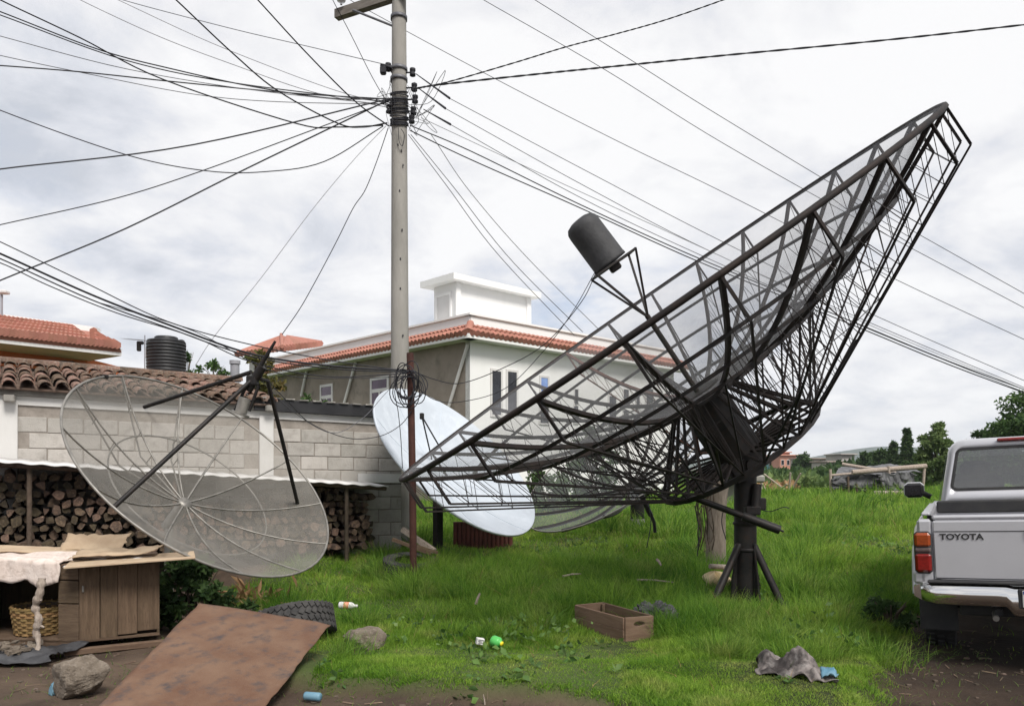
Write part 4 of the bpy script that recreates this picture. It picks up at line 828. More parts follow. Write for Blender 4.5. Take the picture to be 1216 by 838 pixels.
for nm, lb, wpx, mk, pts in CB:
    p3 = [P(*q) for q in pts]; off = lambda q: not (5 < q[0] < 1211 and q[1] > 5)
    f = MB(); cp = crom(p3, 7)
    if off(pts[0]): cp.insert(0, cp[0]+(cp[0]-cp[1]).normalized()*5+V3((0, 0, .15)))       # the span goes on beyond the picture
    if off(pts[-1]): cp.append(cp[-1]+(cp[-1]-cp[-2]).normalized()*8+V3((0, 0, .2)))
    rad = [wpx*.5*max(q.y, 3)/900*.76 for q in cp]
    if nm == 'twisted_cable':
        for ph in (0, math.pi):
            c2 = crom(p3, 40); f.tube([q+V3((0, math.cos(k*.55+ph), math.sin(k*.55+ph)))*(.5*wpx*.4*q.y/900) for k, q in enumerate(c2)], [wpx*.3*q.y/900 for q in c2], 4)
    else: f.tube(cp, rad, 5)
    tag(f.build(nm, M[mk], None, p3[-1]), lb, 'cable', 'overhead cables')
# ---------------------------------------------------------------- big mesh dish
def dish_frame(C, n, R, dep):
    n = V3(n).normalized(); V = V3(C)-n*dep; return V, n, frame(V, n)
C1 = V3((1.38, 8, 3.172)); R1 = 3.1; F1 = 2.18; dep1 = R1*R1/4/F1
V1, n1_, FR1 = dish_frame(C1, (-.5716, -.108, .8134), R1, dep1)
# phase so that ribs land on the nodes seen along the near rim
def node_phase(FR, R, dep, N_, px, py):
    best = None
    for k in range(720):
        a = 2*math.pi*k/720; p = FR @ V3((R*math.cos(a), R*math.sin(a), dep))
        if p.y > C1.y: continue
        u = 608+900*p.x/p.y; v = 555-900*(p.z-1.5)/p.y; d = (u-px)**2+(v-py)**2
        if best is None or d < best[0]: best = (d, a)
    return best[1]
PH1 = node_phase(FR1, R1, dep1, 26, 853, 326)
pb1 = onground(885, 8.2)
bd = thing('big_satellite_dish', 'huge open truss satellite dish of black steel and wire mesh on a braced pedestal', 'satellite dish', pb1)
zf = lambda r: r*r/4/F1
HUBR, HUBZ, RIMB = .93, -.74, .36
rib = MB()
rs = [.22+(R1-.22)*k/12 for k in range(13)]
rib.tube([V3((r, 0, zf(r))) for r in rs], .025, 4, up=(0, 1, 0))
bc = lambda r: HUBZ+(dep1-RIMB-HUBZ)*(r-HUBR)/(R1-HUBR)
rib.tube([V3((HUBR, 0, HUBZ)), V3((R1+.015, 0, dep1-RIMB))], .0115, 4, up=(0, 1, 0))
rib.tube([V3((R1, 0, dep1)), V3((R1+.015, 0, dep1-RIMB))], .015, 4, up=(0, 1, 0))
rib.tube([V3((.30, 0, zf(.3))), V3((HUBR, 0, HUBZ))], .016, 4); rib.tube([V3((.3, 0, HUBZ)), V3((HUBR, 0, HUBZ))], .016, 4)
r_top = [R1, 2.84, 2.55, 2.26, 1.97, 1.68, 1.4, 1.15, .95]
for k in range(len(r_top)-1):
    a, b = r_top[k], r_top[k+1]; m_ = (a+b)/2
    rib.tube([V3((a, .012, zf(a))), V3((m_, .012, bc(m_)))], .0037, 4); rib.tube([V3((m_, .012, bc(m_))), V3((b, .012, zf(b)))], .0037, 4)
rib_me = rib.mesh('rib', M['darkrust'])
rib_me2 = rib_me.copy(); rib_me2.materials.clear(); rib_me2.materials.append(mat('red_oxide_tube', (.085, .035, .022), (.12, .055, .038), 6, .8, .1, .2))
def pxd(k, px, py): p = FR1 @ Matrix.Rotation(PH1+k*math.pi/13, 4, 'Z') @ V3((R1, 0, dep1)); return (608+900*p.x/p.y-px)**2+(555-900*(p.z-1.5)/p.y-py)**2
krust = min(range(26), key=lambda k: pxd(k, 670, 423))
for k in range(26): inst('rib', rib_me2 if k == krust else rib_me, bd, FR1 @ Matrix.Rotation(PH1+k*math.pi/13, 4, 'Z'), 'rusty red brown rib on the far side' if k == krust else None)
RADS = [2.48, 1.93, 1.4, .93]
def ringpts(r, z): return [FR1 @ V3((r*math.cos(PH1+a*2*math.pi/52), r*math.sin(PH1+a*2*math.pi/52), z)) for a in range(53)]
f = MB(); f.tube(ringpts(R1, dep1+.008), .025, 6, cap=False); f.build('rim', M['darkrust'], bd)
for r in RADS:
    f = MB(); f.tube(ringpts(r, zf(r)-.024), .023, 4, cap=False); f.build('ring', M['black'], bd)
rr_ = [.25, .65, 1.0, 1.4, 1.8, 2.2, 2.55, 2.85, R1]
pm = MB()
pm.grid(lambda u, v: V3((np.interp(v*8, range(9), rr_)*math.cos(u*math.pi/13), np.interp(v*8, range(9), rr_)*math.sin(u*math.pi/13), zf(np.interp(v*8, range(9), rr_))+.03)), 3, 8)
pm_me = pm.mesh('mesh_panel', M['dmesh'])
for k in range(26): inst('mesh_panel', pm_me, bd, FR1 @ Matrix.Rotation(PH1+k*math.pi/13, 4, 'Z'))
f = MB(); f.lathe([(0, HUBZ-.02), (.27, HUBZ-.02), (.27, .02), (.22, .05), (0, .05)], FR1, 12, smooth=False); f.build('hub', M['black'], bd)
f = MB(); f.tube([FR1 @ V3((HUBR*math.cos(PH1+a*math.pi/13), HUBR*math.sin(PH1+a*math.pi/13), HUBZ)) for a in range(27)], .036, 4, cap=False)
for k in range(26):
    a0, a1 = PH1+k*math.pi/13, PH1+(k+1)*math.pi/13
    q = lambda r, a, z: FR1 @ V3((r*math.cos(a), r*math.sin(a), z))
    f.tube([q(HUBR, a0, HUBZ), q(1.4, a1, zf(1.4)-.03)], .011, 4); f.tube([q(.36, a0, -.05), q(HUBR, a0, HUBZ)], .013, 4)
    f.tube([q(2.15, a0, bc(2.15)), q(2.15, a1, bc(2.15))], .004, 4)
    if k % 2 == 0: f.tube([q(HUBR, a0, HUBZ), q(1.78, a1, bc(1.78))], .012, 4)
f.build('hub_truss', M['black'], bd)
# feed pole, fork and feed bucket on the axis
ax = lambda s, x=0, y=0: FR1 @ V3((x, y, s))
xa = (FR1.to_3x3() @ V3((1, 0, 0)))
f = MB(); f.tube([ax(.0), ax(1.02)], .03, 8); f.build('feed_pole', M['darkrust'], bd)
f = MB(); zb = 1.66; cq = []
# square fork ring: corners seen at (700,325), (712,318), (750,284)
XL, YL = FR1.to_3x3() @ V3((1, 0, 0)), FR1.to_3x3() @ V3((0, 1, 0))
tdir = V3((.82, 0, .57)); tdir = (tdir-n1_*tdir.dot(n1_)).normalized(); sdir = n1_.cross(tdir)
cq = [ax(zb)+tdir*a+sdir*b for a, b in ((-.24, -.17), (.24, -.17), (.24, .17), (-.24, .17))]
for k in range(4): f.tube([cq[k], cq[(k+1) % 4]], .014, 4); f.tube([cq[k], ax(1.0)], .015, 4)
f.build('feed_fork', M['black'], bd)
f = MB(); Fb = Matrix.Translation(ax(zb+.02)-tdir*.02) @ basis(n1_*.9+V3((-.14, 0, .1))).to_4x4()
f.lathe([(0, .0), (.19, 0), (.19, .03), (.186, .035), (.183, .45), (.177, .5), (.15, .54), (.09, .562), (0, .57)], Fb, 28); f.build('feed_bucket', mat('grey_black_plastic', (.03, .03, .032), (.045, .045, .048), 8, .65, 0, .25, c3=(.04, .04, .04)), bd)
f = MB(); f.bbox(ax(zb-.03), (.12, .1, .09), .015, basis(n1_)); f.build('feed_horn', M['black'], bd)
# pedestal
pt = P(884, 556, 8.2); f = MB(); f.tube([pb1-V3((0, 0, .2)), V3((pb1.x, 8.2, 1.45))], .118, 18); f.build('pedestal', M['black'], bd)
f = MB(); f.lathe([(.12, .62), (.132, .63), (.132, .655), (.12, .66)], Matrix.Translation(pb1), 18); f.build('collar', M['black'], bd); f = MB(); f.lathe([(.12, .9), (.132, .91), (.132, .93), (.12, .94)], Matrix.Translation(pb1), 18); f.build('collar', M['black'], bd)
for (px, py, D) in ((838, 722, 7.85), (939, 722, 7.9), (866, 715, 8.8), (905, 700, 8.8)):
    e = onground(px, D, -.1); f = MB(); f.tube([V3((pb1.x, 8.2, .68))+(e-pb1).normalized()*.1, e], .04, 8); f.build('brace_leg', M['black'], bd)
for a in range(4):
    d = V3((math.cos(a*1.571+.5), math.sin(a*1.571+.5), 0)); s = V3((-d.y, d.x, 0))*.012; f = MB()
    f.prism([pb1+d*.13+s-V3((0, 0, .1)), pb1+d*.24+s-V3((0, 0, .1)), pb1+d*.13+s+V3((0, 0, .72))], s*-2); f.build('gusset', M['black'], bd)
# yoke between pedestal and hub
hb = ax(HUBZ); f = MB(); yx = V3((.86, 0, .5)); top_ = V3((pb1.x, 8.2, 1.45))
for sy in (-.17, .17):
    o_ = V3((0, sy, 0)); f.prism([top_+o_+V3((-.14, 0, -.12)), top_+o_+V3((.14, 0, -.02)), hb+o_+V3((.28, 0, .08)), hb+o_+V3((-.34, 0, -.2)), top_+o_+V3((-.28, 0, .02))], V3((0, .03, 0)))
f.bbox(hb-n1_*.06, (1.25, .34, .1), .01, basis(n1_, tdir)); f.tube([top_+V3((0, -.25, .08)), top_+V3((0, .25, .08))], .06, 10); f.build('yoke', M['black'], bd)
f = MB(); f.prism([P(868, 556, 8.0), P(884, 545, 8.0), P(890, 562, 8.0), P(878, 574, 8.0)], V3((0, .3, 0))); f.build('bracket', M['black'], bd)
# actuator jack
f = MB(); a0, a1 = P(812, 586, 7.95), P(926, 629, 7.75); f.tube([a0, a0.lerp(a1, .62)], .034, 10); f.tube([a0.lerp(a1, .62), a1], .046, 10); f.tube([a1, a1+(a1-a0).normalized()*.04], .012, 6); f.build('actuator', M['black'], bd)
f = MB(); f.bbox(P(902, 598, 8.05), (.11, .12, .13), .012); f.bbox(P(893, 606, 8.0), (.16, .1, .09), .01); f.tube([P(897, 608, 8.0), P(899, 575, 8.05)], .05, 8); f.build('motor_box', M['black'], bd)
f = MB()
for (pts) in ([(905, 605, 8), (915, 607, 7.9), (930, 602, 7.8), (937, 603, 7.8)], [(860, 600, 8.1), (857, 620, 8.1), (862, 640, 8.1)], [(770, 596, 8), (773, 620, 8), (768, 650, 8.05)], [(825, 600, 8.2), (830, 630, 8.2), (828, 660, 8.2)]):
    f.tube(crom([P(*q) for q in pts], 5), .006, 4)
f.build('loose_wire', M['cable'], bd)
f = MB(); f.tube(crom([P(762, 588, 9), P(770, 606, 9), (P(776, 618, 9)), P(778, 632, 9)], 5), [.03]*8+[.02]*8, 6); f.build('hanging_strap', M['black'], bd)
# ---------------------------------------------------------------- left mesh dish
C2 = V3((-2.997, 7.5, 1.466)); n2v = (.648, -.274, .711); R2 = 1.386; dep2 = .33*R2
V2, n2_, FR2 = dish_frame(C2, n2v, R2, dep2); z2 = lambda r: dep2*(r/R2)**2
ld = thing('left_mesh_dish', 'grey see-through mesh satellite dish with black feed legs leaning over the hutch', 'satellite dish', V2-V3((0, 0, .9)))
N2 = 12; PH2 = .12
r2 = MB(); rq = [.06+(R2-.06)*k/10 for k in range(11)]
r2.tube([V3((r, 0, z2(r)+.006)) for r in rq], .0085, 6)
r2.tube([V3((.1, 0, -.02)), V3((R2*.5, 0, z2(R2*.5)-.13)), V3((R2-.01, 0, dep2-.02))], .009, 5)
for r in (.35, .6, .85, 1.1): r2.tube([V3((r, 0, z2(r))), V3((r, 0, z2(r)-.13*(1-abs(r/R2-.5)*1.7)))], .006, 4)
r2m = r2.mesh('rib', M['galv']); r2 = MB(); r2.tube([V3((r, 0, z2(r)+.006)) for r in rq], .0085, 6); r2s = r2.mesh('rib', M['galv'])
for k in range(N2): inst('rib', r2m if (FR2.to_3x3() @ V3((math.cos(PH2+k*2*math.pi/N2), math.sin(PH2+k*2*math.pi/N2), 0))).z > .3 else r2s, ld, FR2 @ Matrix.Rotation(PH2+k*2*math.pi/N2, 4, 'Z'))
circ2 = lambda r, z: [FR2 @ V3((r*math.cos(a), r*math.sin(a), z)) for a in np.linspace(0, 2*math.pi, 73)]
f = MB(); f.tube(circ2(R2, dep2), .012, 6, cap=False); f.build('rim', M['galv'], ld)
f = MB(); f.tube(circ2(R2*.6, z2(R2*.6)-.02), .009, 5, cap=False); f.build('ring', M['galv'], ld)
f = MB(); f.lathe([(0, .02), (.07, .02), (.07, -.03), (0, -.03)], FR2, 14); f.build('hub_plate', M['galv'], ld)
pm = MB(); pm.grid(lambda u, v: V3(((.05+(R2-.05)*v)*math.cos(u*2*math.pi/N2), (.05+(R2-.05)*v)*math.sin(u*2*math.pi/N2), z2(.05+(R2-.05)*v))), 5, 8)
pm2 = pm.mesh('mesh_panel', M['lmesh'])
for k in range(N2): inst('mesh_panel', pm2, ld, FR2 @ Matrix.Rotation(PH2+k*2*math.pi/N2, 4, 'Z'))
def surf_at(FR, R, zfun, px, py):
    best = None
    for i in range(5, 41):
        for k in range(180):
            r = R*i/40; a = 2*math.pi*k/180; p = FR @ V3((r*math.cos(a), r*math.sin(a), zfun(r))); u = 608+900*p.x/p.y; v = 555-900*(p.z-1.5)/p.y
            d = (u-px)**2+(v-py)**2
            if best is None or d < best[0]: best = (d, p)
    return best[1]
FP = P(302, 448, 7.15)
for pts in ((surf_at(FR2, R2, z2, 135, 601), FP), (surf_at(FR2, R2, z2, 172, 482), FP+V3((-.03, 0, .05))), (surf_at(FR2, R2, z2, 353, 598), P(318, 452, 7.2), FP)):
    f = MB(); f.tube(pts, .021, 8); f.build('feed_leg', M['black'], ld)
f = MB(); f.tube([P(294, 463, 7.16), P(312, 435, 7.13)], .045, 8); f.tube([P(306, 440, 7.14), P(327, 405, 7.1)], [.026, .012], 8); f.bbox(P(300, 452, 7.15), (.1, .1, .1), .015); f.build('feed_mount', M['black'], ld)
f = MB(); f.tube([P(294, 455, 7.1), P(279, 487, 7.1)], .016, 6); f.tube([P(307, 458, 7.1), P(296, 488, 7.1)], .016, 6); f.build('feed_strut', M['black'], ld)
f = MB(); f.tube([P(291, 472, 7.1), P(286, 490, 7.1)], .055, 12); f.tube([P(286, 490, 7.1), P(285, 492.5, 7.1)], .085, 12); f.build('feed_horn', M['galv'], ld)
f = MB(); f.tube([V2-n2_*.03, V2-n2_*.35], .06, 10); f.tube([V2-n2_*.3, V3(((V2-n2_*.3).x, (V2-n2_*.3).y, gz(V2.x, V2.y)-.1))], .045, 10); f.build('mast', M['galv'], ld)
f = MB(); f.bbox(FR2 @ V3((R2*math.cos(2.9), R2*math.sin(2.9), dep2)), (.05, .05, .04), .008); f.build('clip', M['black'], ld)

# ---------------------------------------------------------------- solid white dish
C3 = V3((-.779, 11, 1.628)); R3 = 1.437; dep3 = .26*R3
V3_, n3_, FR3 = dish_frame(C3, (.632, -.368, .682), R3, dep3); z3 = lambda r: dep3*(r/R3)**2
wd_base = onground(520, 11.1)
wd = thing('white_satellite_dish', 'solid pale white satellite dish behind the rusty pipe post and the dish truss', 'satellite dish', wd_base)
f = MB(); N3 = 48; prof = [(.02+(R3-.02)*k/12, z3(.02+(R3-.02)*k/12)) for k in range(13)]
f.lathe(prof+[(R3+.012, dep3+.004), (R3+.014, dep3-.03), (R3-.02, dep3-.035)]+[(r, z-.025) for r, z in prof[::-1][1:]], FR3, 64); f.build('reflector', M['wdish'], wd)
f = MB()
for k in range(8):
    a = .3+k*math.pi/4; f.tube([FR3 @ V3((r*math.cos(a), r*math.sin(a), z3(r)+.001)) for r in np.linspace(.05, R3-.01, 10)], .004, 4)
f.build('seam', mat('dish_seam', (.5, .56, .63), (.4, .44, .5), 5, .6), wd)
f = MB()
hd = P(501, 494, 10.55)
for q in ((531, 545), (513, 545)): f.tube([hd, surf_at(FR3, R3, z3, *q)], .011, 6)
f.build('feed_strut', M['black'], wd)
f = MB(); f.bbox(hd, (.06, .06, .09), .012); f.build('feed_head', M['black'], wd)
f = MB(); p3 = V3_-n3_*.12; f.tube([wd_base-V3((0, 0, .2)), V3((wd_base.x, wd_base.y, max(.9, p3.z-.05)))], .075, 4, up=(1, 1, 0)); f.tube([V3((wd_base.x, wd_base.y, max(.85, p3.z-.1))), V3_-n3_*.03], .06, 8); f.build('mast', M['black'], wd)
f = MB(); f.lathe([(0, -.03), (.3, -.03), (.3, .01), (0, .02)], FR3 @ Matrix.Translation((0, 0, -.04)), 16); f.build('back_plate', M['black'], wd)

# ---------------------------------------------------------------- dark mesh dish behind the big one
n4 = V3((-.56, -.3, .77)).normalized(); R4 = 1.95; dep4 = .32*R4; V4 = P(748, 578, 14.2); FR4 = frame(V4, n4); z4 = lambda r: dep4*(r/R4)**2
md_b = onground(757, 14.5); md = thing('rear_mesh_dish', 'smaller black ribbed mesh dish on a post, half hidden below the huge dish', 'satellite dish', md_b)
r4 = MB(); r4.tube([V3((r, 0, z4(r))) for r in np.linspace(.05, R4, 9)], .034, 5); r4m = r4.mesh('rib', M['black'])
for k in range(14): inst('rib', r4m, md, FR4 @ Matrix.Rotation(k*2*math.pi/14, 4, 'Z'))
f = MB(); f.tube([FR4 @ V3((R4*math.cos(a), R4*math.sin(a), dep4)) for a in np.linspace(0, 6.2832, 60)], .016, 5, cap=False); f.build('rim', M['galv'], md)
pm = MB(); pm.grid(lambda u, v: V3(((.05+(R4-.05)*v)*math.cos(u*2*math.pi/14), (.05+(R4-.05)*v)*math.sin(u*2*math.pi/14), z4(.05+(R4-.05)*v))), 4, 6); pm4 = pm.mesh('mesh_panel', meshmat('pale_wire_mesh', (.2, .21, .21), .16, .45))
for k in range(14): inst('mesh_panel', pm4, md, FR4 @ Matrix.Rotation(k*2*math.pi/14, 4, 'Z'))
f = MB(); f.tube([md_b-V3((0, 0, .2)), V3((md_b.x, md_b.y, V4.z))], .135, 12); f.tube([V3((md_b.x, md_b.y, V4.z-.08)), V4], .1, 8); f.build('mast', M['black'], md)
f = MB(); f.tube([md_b-V3((0, 0, .1)), md_b+V3((0, 0, .2))], .15, 12); f.build('footing', M['conc'], md)
# ---------------------------------------------------------------- pickup truck
YAW = R_(30.5); fw = V3((math.sin(YAW), math.cos(YAW), 0)); rgt = V3((fw.y, -fw.x, 0))
tl = P(1092, 757, 5.9); tc_ = V3((tl.x, 5.9, 0))+rgt*.84; tc_.z = 0
tk_ = thing('pickup_truck', 'silver pickup truck seen from behind, parked at the right on bare earth', 'pickup truck', tc_, None, -YAW, local=True); tk_.rotation_euler = (0, R_(-2.8), -YAW)
def mirx(fn):
    for s in (-1, 1): fn(s)
bed = MB(); yF = 1.95
prof = [(.79, .56), (.82, .66), (.845, .80), (.85, .95), (.835, 1.06), (.80, 1.13), (.775, 1.165), (.72, 1.17), (.715, 1.12), (.70, .66)]
def arch(y): d = abs(y-.86); return None if d > .46 else .40+math.sqrt(max(0, .46**2-d*d))
ysb = [0.02, .1, .25] + [.86-.46*math.cos(math.pi*k/16) for k in range(17)] + [1.5, 1.7, yF]
for s in (-1, 1):
    vs = []; n_ = len(prof)
    for y in sorted(ysb):
        am = arch(y)
        bulge = .012*math.exp(-((y-.86)/.5)**2)
        for (x, z) in prof:
            zz_ = max(z, am) if (am and z < 1.1) else z
            xx_ = x+(bulge if z < 1.0 else 0)-.05*max(0, (.12-y)/.12)*(1 if z < 1.15 else .3)
            vs.append(V3((s*xx_, y, zz_)))
    k_ = len(ysb); fs = [(i*n_+j, i*n_+j+1, (i+1)*n_+j+1, (i+1)*n_+j) for i in range(k_-1) for j in range(n_-1)]
    bed.add(vs, fs if s > 0 else [q[::-1] for q in fs], 0, True)
bed.box((0, yF+.01, .86), (1.60, .03, .58)); bed.box((0, 1, .62), (1.42, 1.9, .04))
bed.build('bed', M['silver'], tk_)
f = MB(); f.bbox((0, 1.922, 1.145), (1.42, .05, .12), .015); f.build('bulkhead_guard', M['rubber'], tk_)
for s in (-1, 1):
    f = MB(); f.tube([V3((s*.862, .86-.47*math.cos(a), .40+.47*math.sin(a))) for a in np.linspace(.22, math.pi-.22, 16)], .022, 6); f.build('fender_flare', M['silver'], tk_)
    f = MB(); f.bbox((s*.755, -.005, .86), (.105, .05, .56), .02); f.build('corner_panel', M['silver'], tk_)
f = MB(); f.bbox((0, -.012, .905), (1.405, .045, .445), .012); f.bbox((0, -.006, 1.15), (1.405, .05, .035), .014); tg = f.build('tailgate', M['silver'], tk_)
f = MB(); f.box((0, -.0355, 1.045), (1.39, .004, .006)); f.build('crease', M['rubber'], tg)
f = MB(); f.bbox((0, -.04, 1.03), (.22, .02, .07), .008); f.build('handle', M['rubber'], tg)
for s in (-1, 1): f = MB(); f.bbox((s*.745, .95, 1.176), (.06, 1.85, .022), .008); f.build('rail_cap', M['silver'], tk_)
def text_obj(txt, parent, M_, size, depth, matr, name, sx=1.25):
    c = bpy.data.curves.new('lettering', 'FONT'); c.body = txt; c.size = size; c.extrude = depth; c.offset = size*.03; c.resolution_u = 3
    o = bpy.data.objects.new('tmp', c); COL.objects.link(o); dg = bpy.context.evaluated_depsgraph_get(); me = bpy.data.meshes.new_from_object(o.evaluated_get(dg))
    bpy.data.objects.remove(o); me.materials.clear(); me.materials.append(matr); o2 = bpy.data.objects.new(name, me); COL.objects.link(o2); o2.parent = parent; o2.matrix_basis = M_ @ Matrix.Diagonal((sx, 1, 1, 1)); return o2
TF = Matrix(((1, 0, 0, 0), (0, 0, 1, 0), (0, 1, 0, 0), (0, 0, 0, 1)))
def tfm(x, y, z): return Matrix.Translation((x, y, z)) @ Matrix.Rotation(math.pi/2, 4, 'X')
text_obj('TOYOTA', tg, tfm(-.655, -.037, .985), .061, .003, M['rubber'], 'lettering', 1.13)
# tail lights
for s in (-1, 1):
    tp_ = thing if False else None
    f = MB(); f.bbox((s*.772, -.03, .885), (.122, .06, .325), .022); hs_ = f.build('tail_light', M['rubber'], tk_)
    f = MB(); f.bbox((s*.772, -.043, .982), (.11, .06, .11), .018); f.build('amber_lens', M['amber'], hs_)
    f = MB(); f.bbox((s*.772, -.041, .905), (.11, .055, .035), .01); f.build('reverse_lens', mat('smoky_lens', (.12, .09, .085), (.08, .06, .06), 20, .12, coat=.6), hs_)
    f = MB(); f.bbox((s*.772, -.043, .808), (.11, .06, .145), .018); f.build('red_lens', M['redl'], hs_)
    f = MB(); f.bbox((s*.80, .0, .69), (.1, .06, .10), .02); f.build('corner_panel', M['silver'], tk_)
# bumper: chrome bar with a stepped middle for the plate
bp_ = MB(); rows = [(-.02, .655), (-.10, .652), (-.125, .635), (-.13, .56), (-.115, .505), (-.06, .49)]
xsb = [-.80, -.79, -.76, -.7, -.5, -.30, -.25, -.20, .20, .25, .30, .5, .7, .76, .79, .80]
vs = []
for x in xsb:
    e = max(0, (abs(x)-.68)/.12); c_ = 1 if abs(x) < .22 else 0
    for (y, z) in rows: vs.append(V3((x, y+.09*e*e+(0 if not c_ else .0), z-(.055*c_ if z < .6 else 0)-(.012*c_)+ (.02*e if z < .6 else 0))))
n_ = len(rows); bp_.add(vs, [(i*n_+j, i*n_+j+1, (i+1)*n_+j+1, (i+1)*n_+j) for i in range(len(xsb)-1) for j in range(n_-1)], 0, True)
for s in (-1, 1): bp_.tube([V3((s*.79, -.0, .58)), V3((s*.80, .2, .58))], [.07, .06], 6)
bmp = bp_.build('bumper', M['chrome'], tk_)
f = MB(); f.bbox((0, -.055, .668), (1.5, .13, .018), .006); f.build('step_pad', M['rubber'], bmp)
f = MB(); f.bbox((0, -.133, .565), (.36, .012, .14), .005); f.build('plate_recess', M['rubber'], bmp)
f = MB(); f.bbox((0, -.143, .565), (.31, .008, .12), .004); pl_ = f.build('licence_plate', M['whitep'], bmp)
f = MB(); f.box((0, -.1485, .612), (.30, .003, .022)); f.build('plate_band', mat('plate_blue', (.03, .06, .25), None, rough=.4), bmp)
text_obj('P', bmp, tfm(-.145, -.148, .522), .1, .001, M['rubber'], 'plate_letter', .9)
f = MB(); f.tube([V3((-.3, -.02, .44)), V3((-.3, .4, .44))], .03, 6); f.bbox((0, .15, .44), (1.1, .08, .1), .01); f.box((0, 2.2, .46), (.9, 4.2, .08)); f.tube([V3((-.7, .86, .38)), V3((.7, .86, .38))], .055, 8); f.build('chassis', M['rubber'], tk_)
f = MB(); f.tube([V3((-.32, .2, .43)), V3((-.32, -.05, .40))], .022, 8); f.build('exhaust', M['galv'], tk_)
# wheels
for (x, y) in ((-.70, .86), (.70, .86), (-.70, 3.95), (.70, 3.95)):
    s = -1 if x < 0 else 1; Mx = Matrix.Translation((x, y, .375)) @ Matrix.Rotation(math.pi/2, 4, 'Y')
    f = MB(); f.lathe([(.20, -.1), (.30, -.115), (.355, -.11), (.375, -.09), (.378, 0), (.375, .09), (.355, .11), (.30, .115), (.20, .1)], Mx, 32)
    for k in range(36):
        a = k*2*math.pi/36
        for zz_ in (-.07, 0.0, .07): f.box(Mx @ V3((.378*math.cos(a+zz_), .378*math.sin(a+zz_), zz_)), (.05, .018, .026), (Mx.to_3x3() @ Matrix.Rotation(a+zz_, 3, 'Z') @ Matrix.Rotation(math.pi/2, 3, 'Y')))
    wo = f.build('wheel', M['rubber'], tk_)
    f = MB(); f.lathe([(0, s*.05), (.08, s*.06), (.17, s*.03), (.2, s*.085), (.205, s*.1)], Mx, 24); f.build('rim', M['alu'], wo)
for s in (-1, 1):
    f = MB(); f.bbox((s*.70, .36, .42), (.27, .012, .40), .005); f.build('mud_flap', M['rubber'], tk_)
# cab: lower body, hood, greenhouse
cab = MB(); sec = []
def loop(hw, z0, z1, y, tz=0): return [V3((-hw*.96, y, z0)), V3((-hw, y, z0+.15)), V3((-hw*1.005, y, (z0+z1)/2)), V3((-hw*.985, y, z1-.05)), V3((-hw*.93, y, z1)), V3((hw*.93, y, z1)), V3((hw*.985, y, z1-.05)), V3((hw*1.005, y, (z0+z1)/2)), V3((hw, y, z0+.15)), V3((hw*.96, y, z0))]
for (y, hw, z0, z1) in ((1.99, .79, .42, 1.16), (2.04, .81, .4, 1.17), (3.5, .825, .4, 1.15), (3.6, .825, .75, 1.14), (3.75, .825, .82, 1.12), (4.15, .825, .82, 1.1), (4.35, .82, .6, 1.07), (4.75, .80, .5, 1.02), (4.92, .72, .5, .9)): sec.append(loop(hw, z0, z1, y))
vs = [p for s_ in sec for p in s_]; n_ = 10
cab.add(vs, [(i*n_+j, i*n_+(j+1) % n_, (i+1)*n_+(j+1) % n_, (i+1)*n_+j) for i in range(len(sec)-1) for j in range(n_)], 0, True); cab.add(sec[0], [tuple(range(10))[::-1]]); cab.add(sec[-1], [tuple(range(10))])
cab.build('cab_body', M['silver'], tk_)
# pillars and roof as a frame round the glass
zb_, zr_ = 1.16, 1.76; yb0, yb1, yf0, yf1 = 2.0, 2.12, 3.72, 3.1; hb_, ht_ = .68, .57
gz0, gz1 = zb_+.15, zr_-.05; yat = lambda z: yb0+(yb1-yb0)*(z-zb_)/(zr_-zb_); wat = lambda z: hb_+(ht_-hb_)*(z-zb_)/(zr_-zb_)
def rring(z0, z1, inset, rt, rb, y=None, k=0, n=7):
    pts = []
    for cx, cz, a0 in ((1, 1, 0), (-1, 1, math.pi/2), (-1, -1, math.pi), (1, -1, 1.5*math.pi)):
        r = rt if cz > 0 else rb; zc_ = z1-r if cz > 0 else z0+r
        for t_ in range(n):
            a = a0+t_*math.pi/2/(n-1); z_ = zc_+r*math.sin(a); x_ = cx*(wat(zc_)-inset-r)+r*math.cos(a)
            pts.append(V3((x_, (yat(z_)+k) if y is None else y(z_), z_)))
    return pts
yfr = lambda z: yf0+(yf1-yf0)*(z-zb_)/(zr_-zb_)
hole = rring(gz0, gz1, .075, .055, .045); NR = len(hole)
rings = [rring(gz0, gz1, .075, .055, .045, None, .02), hole, rring(zb_, zr_+.012, .035, .14, .02, None, 0), rring(zb_-.004, zr_+.035, .008, .15, .02, None, .028), rring(zb_-.006, zr_+.045, -.004, .155, .02, None, .085), rring(zb_-.008, zr_+.065, -.012, .17, .02, lambda z: 2.7),
         rring(zb_-.008, zr_+.035, -.006, .16, .02, lambda z: yfr(z)-.05), rring(zb_-.006, zr_+.012, .02, .14, .02, yfr)]
f = MB(); vs = [p for r in rings for p in r]; f.add(vs, [(a*NR+j, a*NR+(j+1) % NR, (a+1)*NR+(j+1) % NR, (a+1)*NR+j) for a in range(len(rings)-1) for j in range(NR)], 0, True)
f.build('cab_shell', M['silver'], tk_)
def rrect(k, grow): return rring(gz0-grow, gz1+grow, .075-grow, .055+grow, .045+grow, None, k)
f = MB(); a_, b_ = rrect(-.004, .012), rrect(-.004, -.014); f.add(a_+b_, [(j, (j+1) % NR, (j+1) % NR+NR, j+NR) for j in range(NR)]); ws_ = f.build('rear_window', M['rubber'], tk_)
f = MB(); g_ = rrect(.004, 0); f.add(g_, [tuple(range(len(g_)))]); f.build('glass', M['carglass'], ws_)
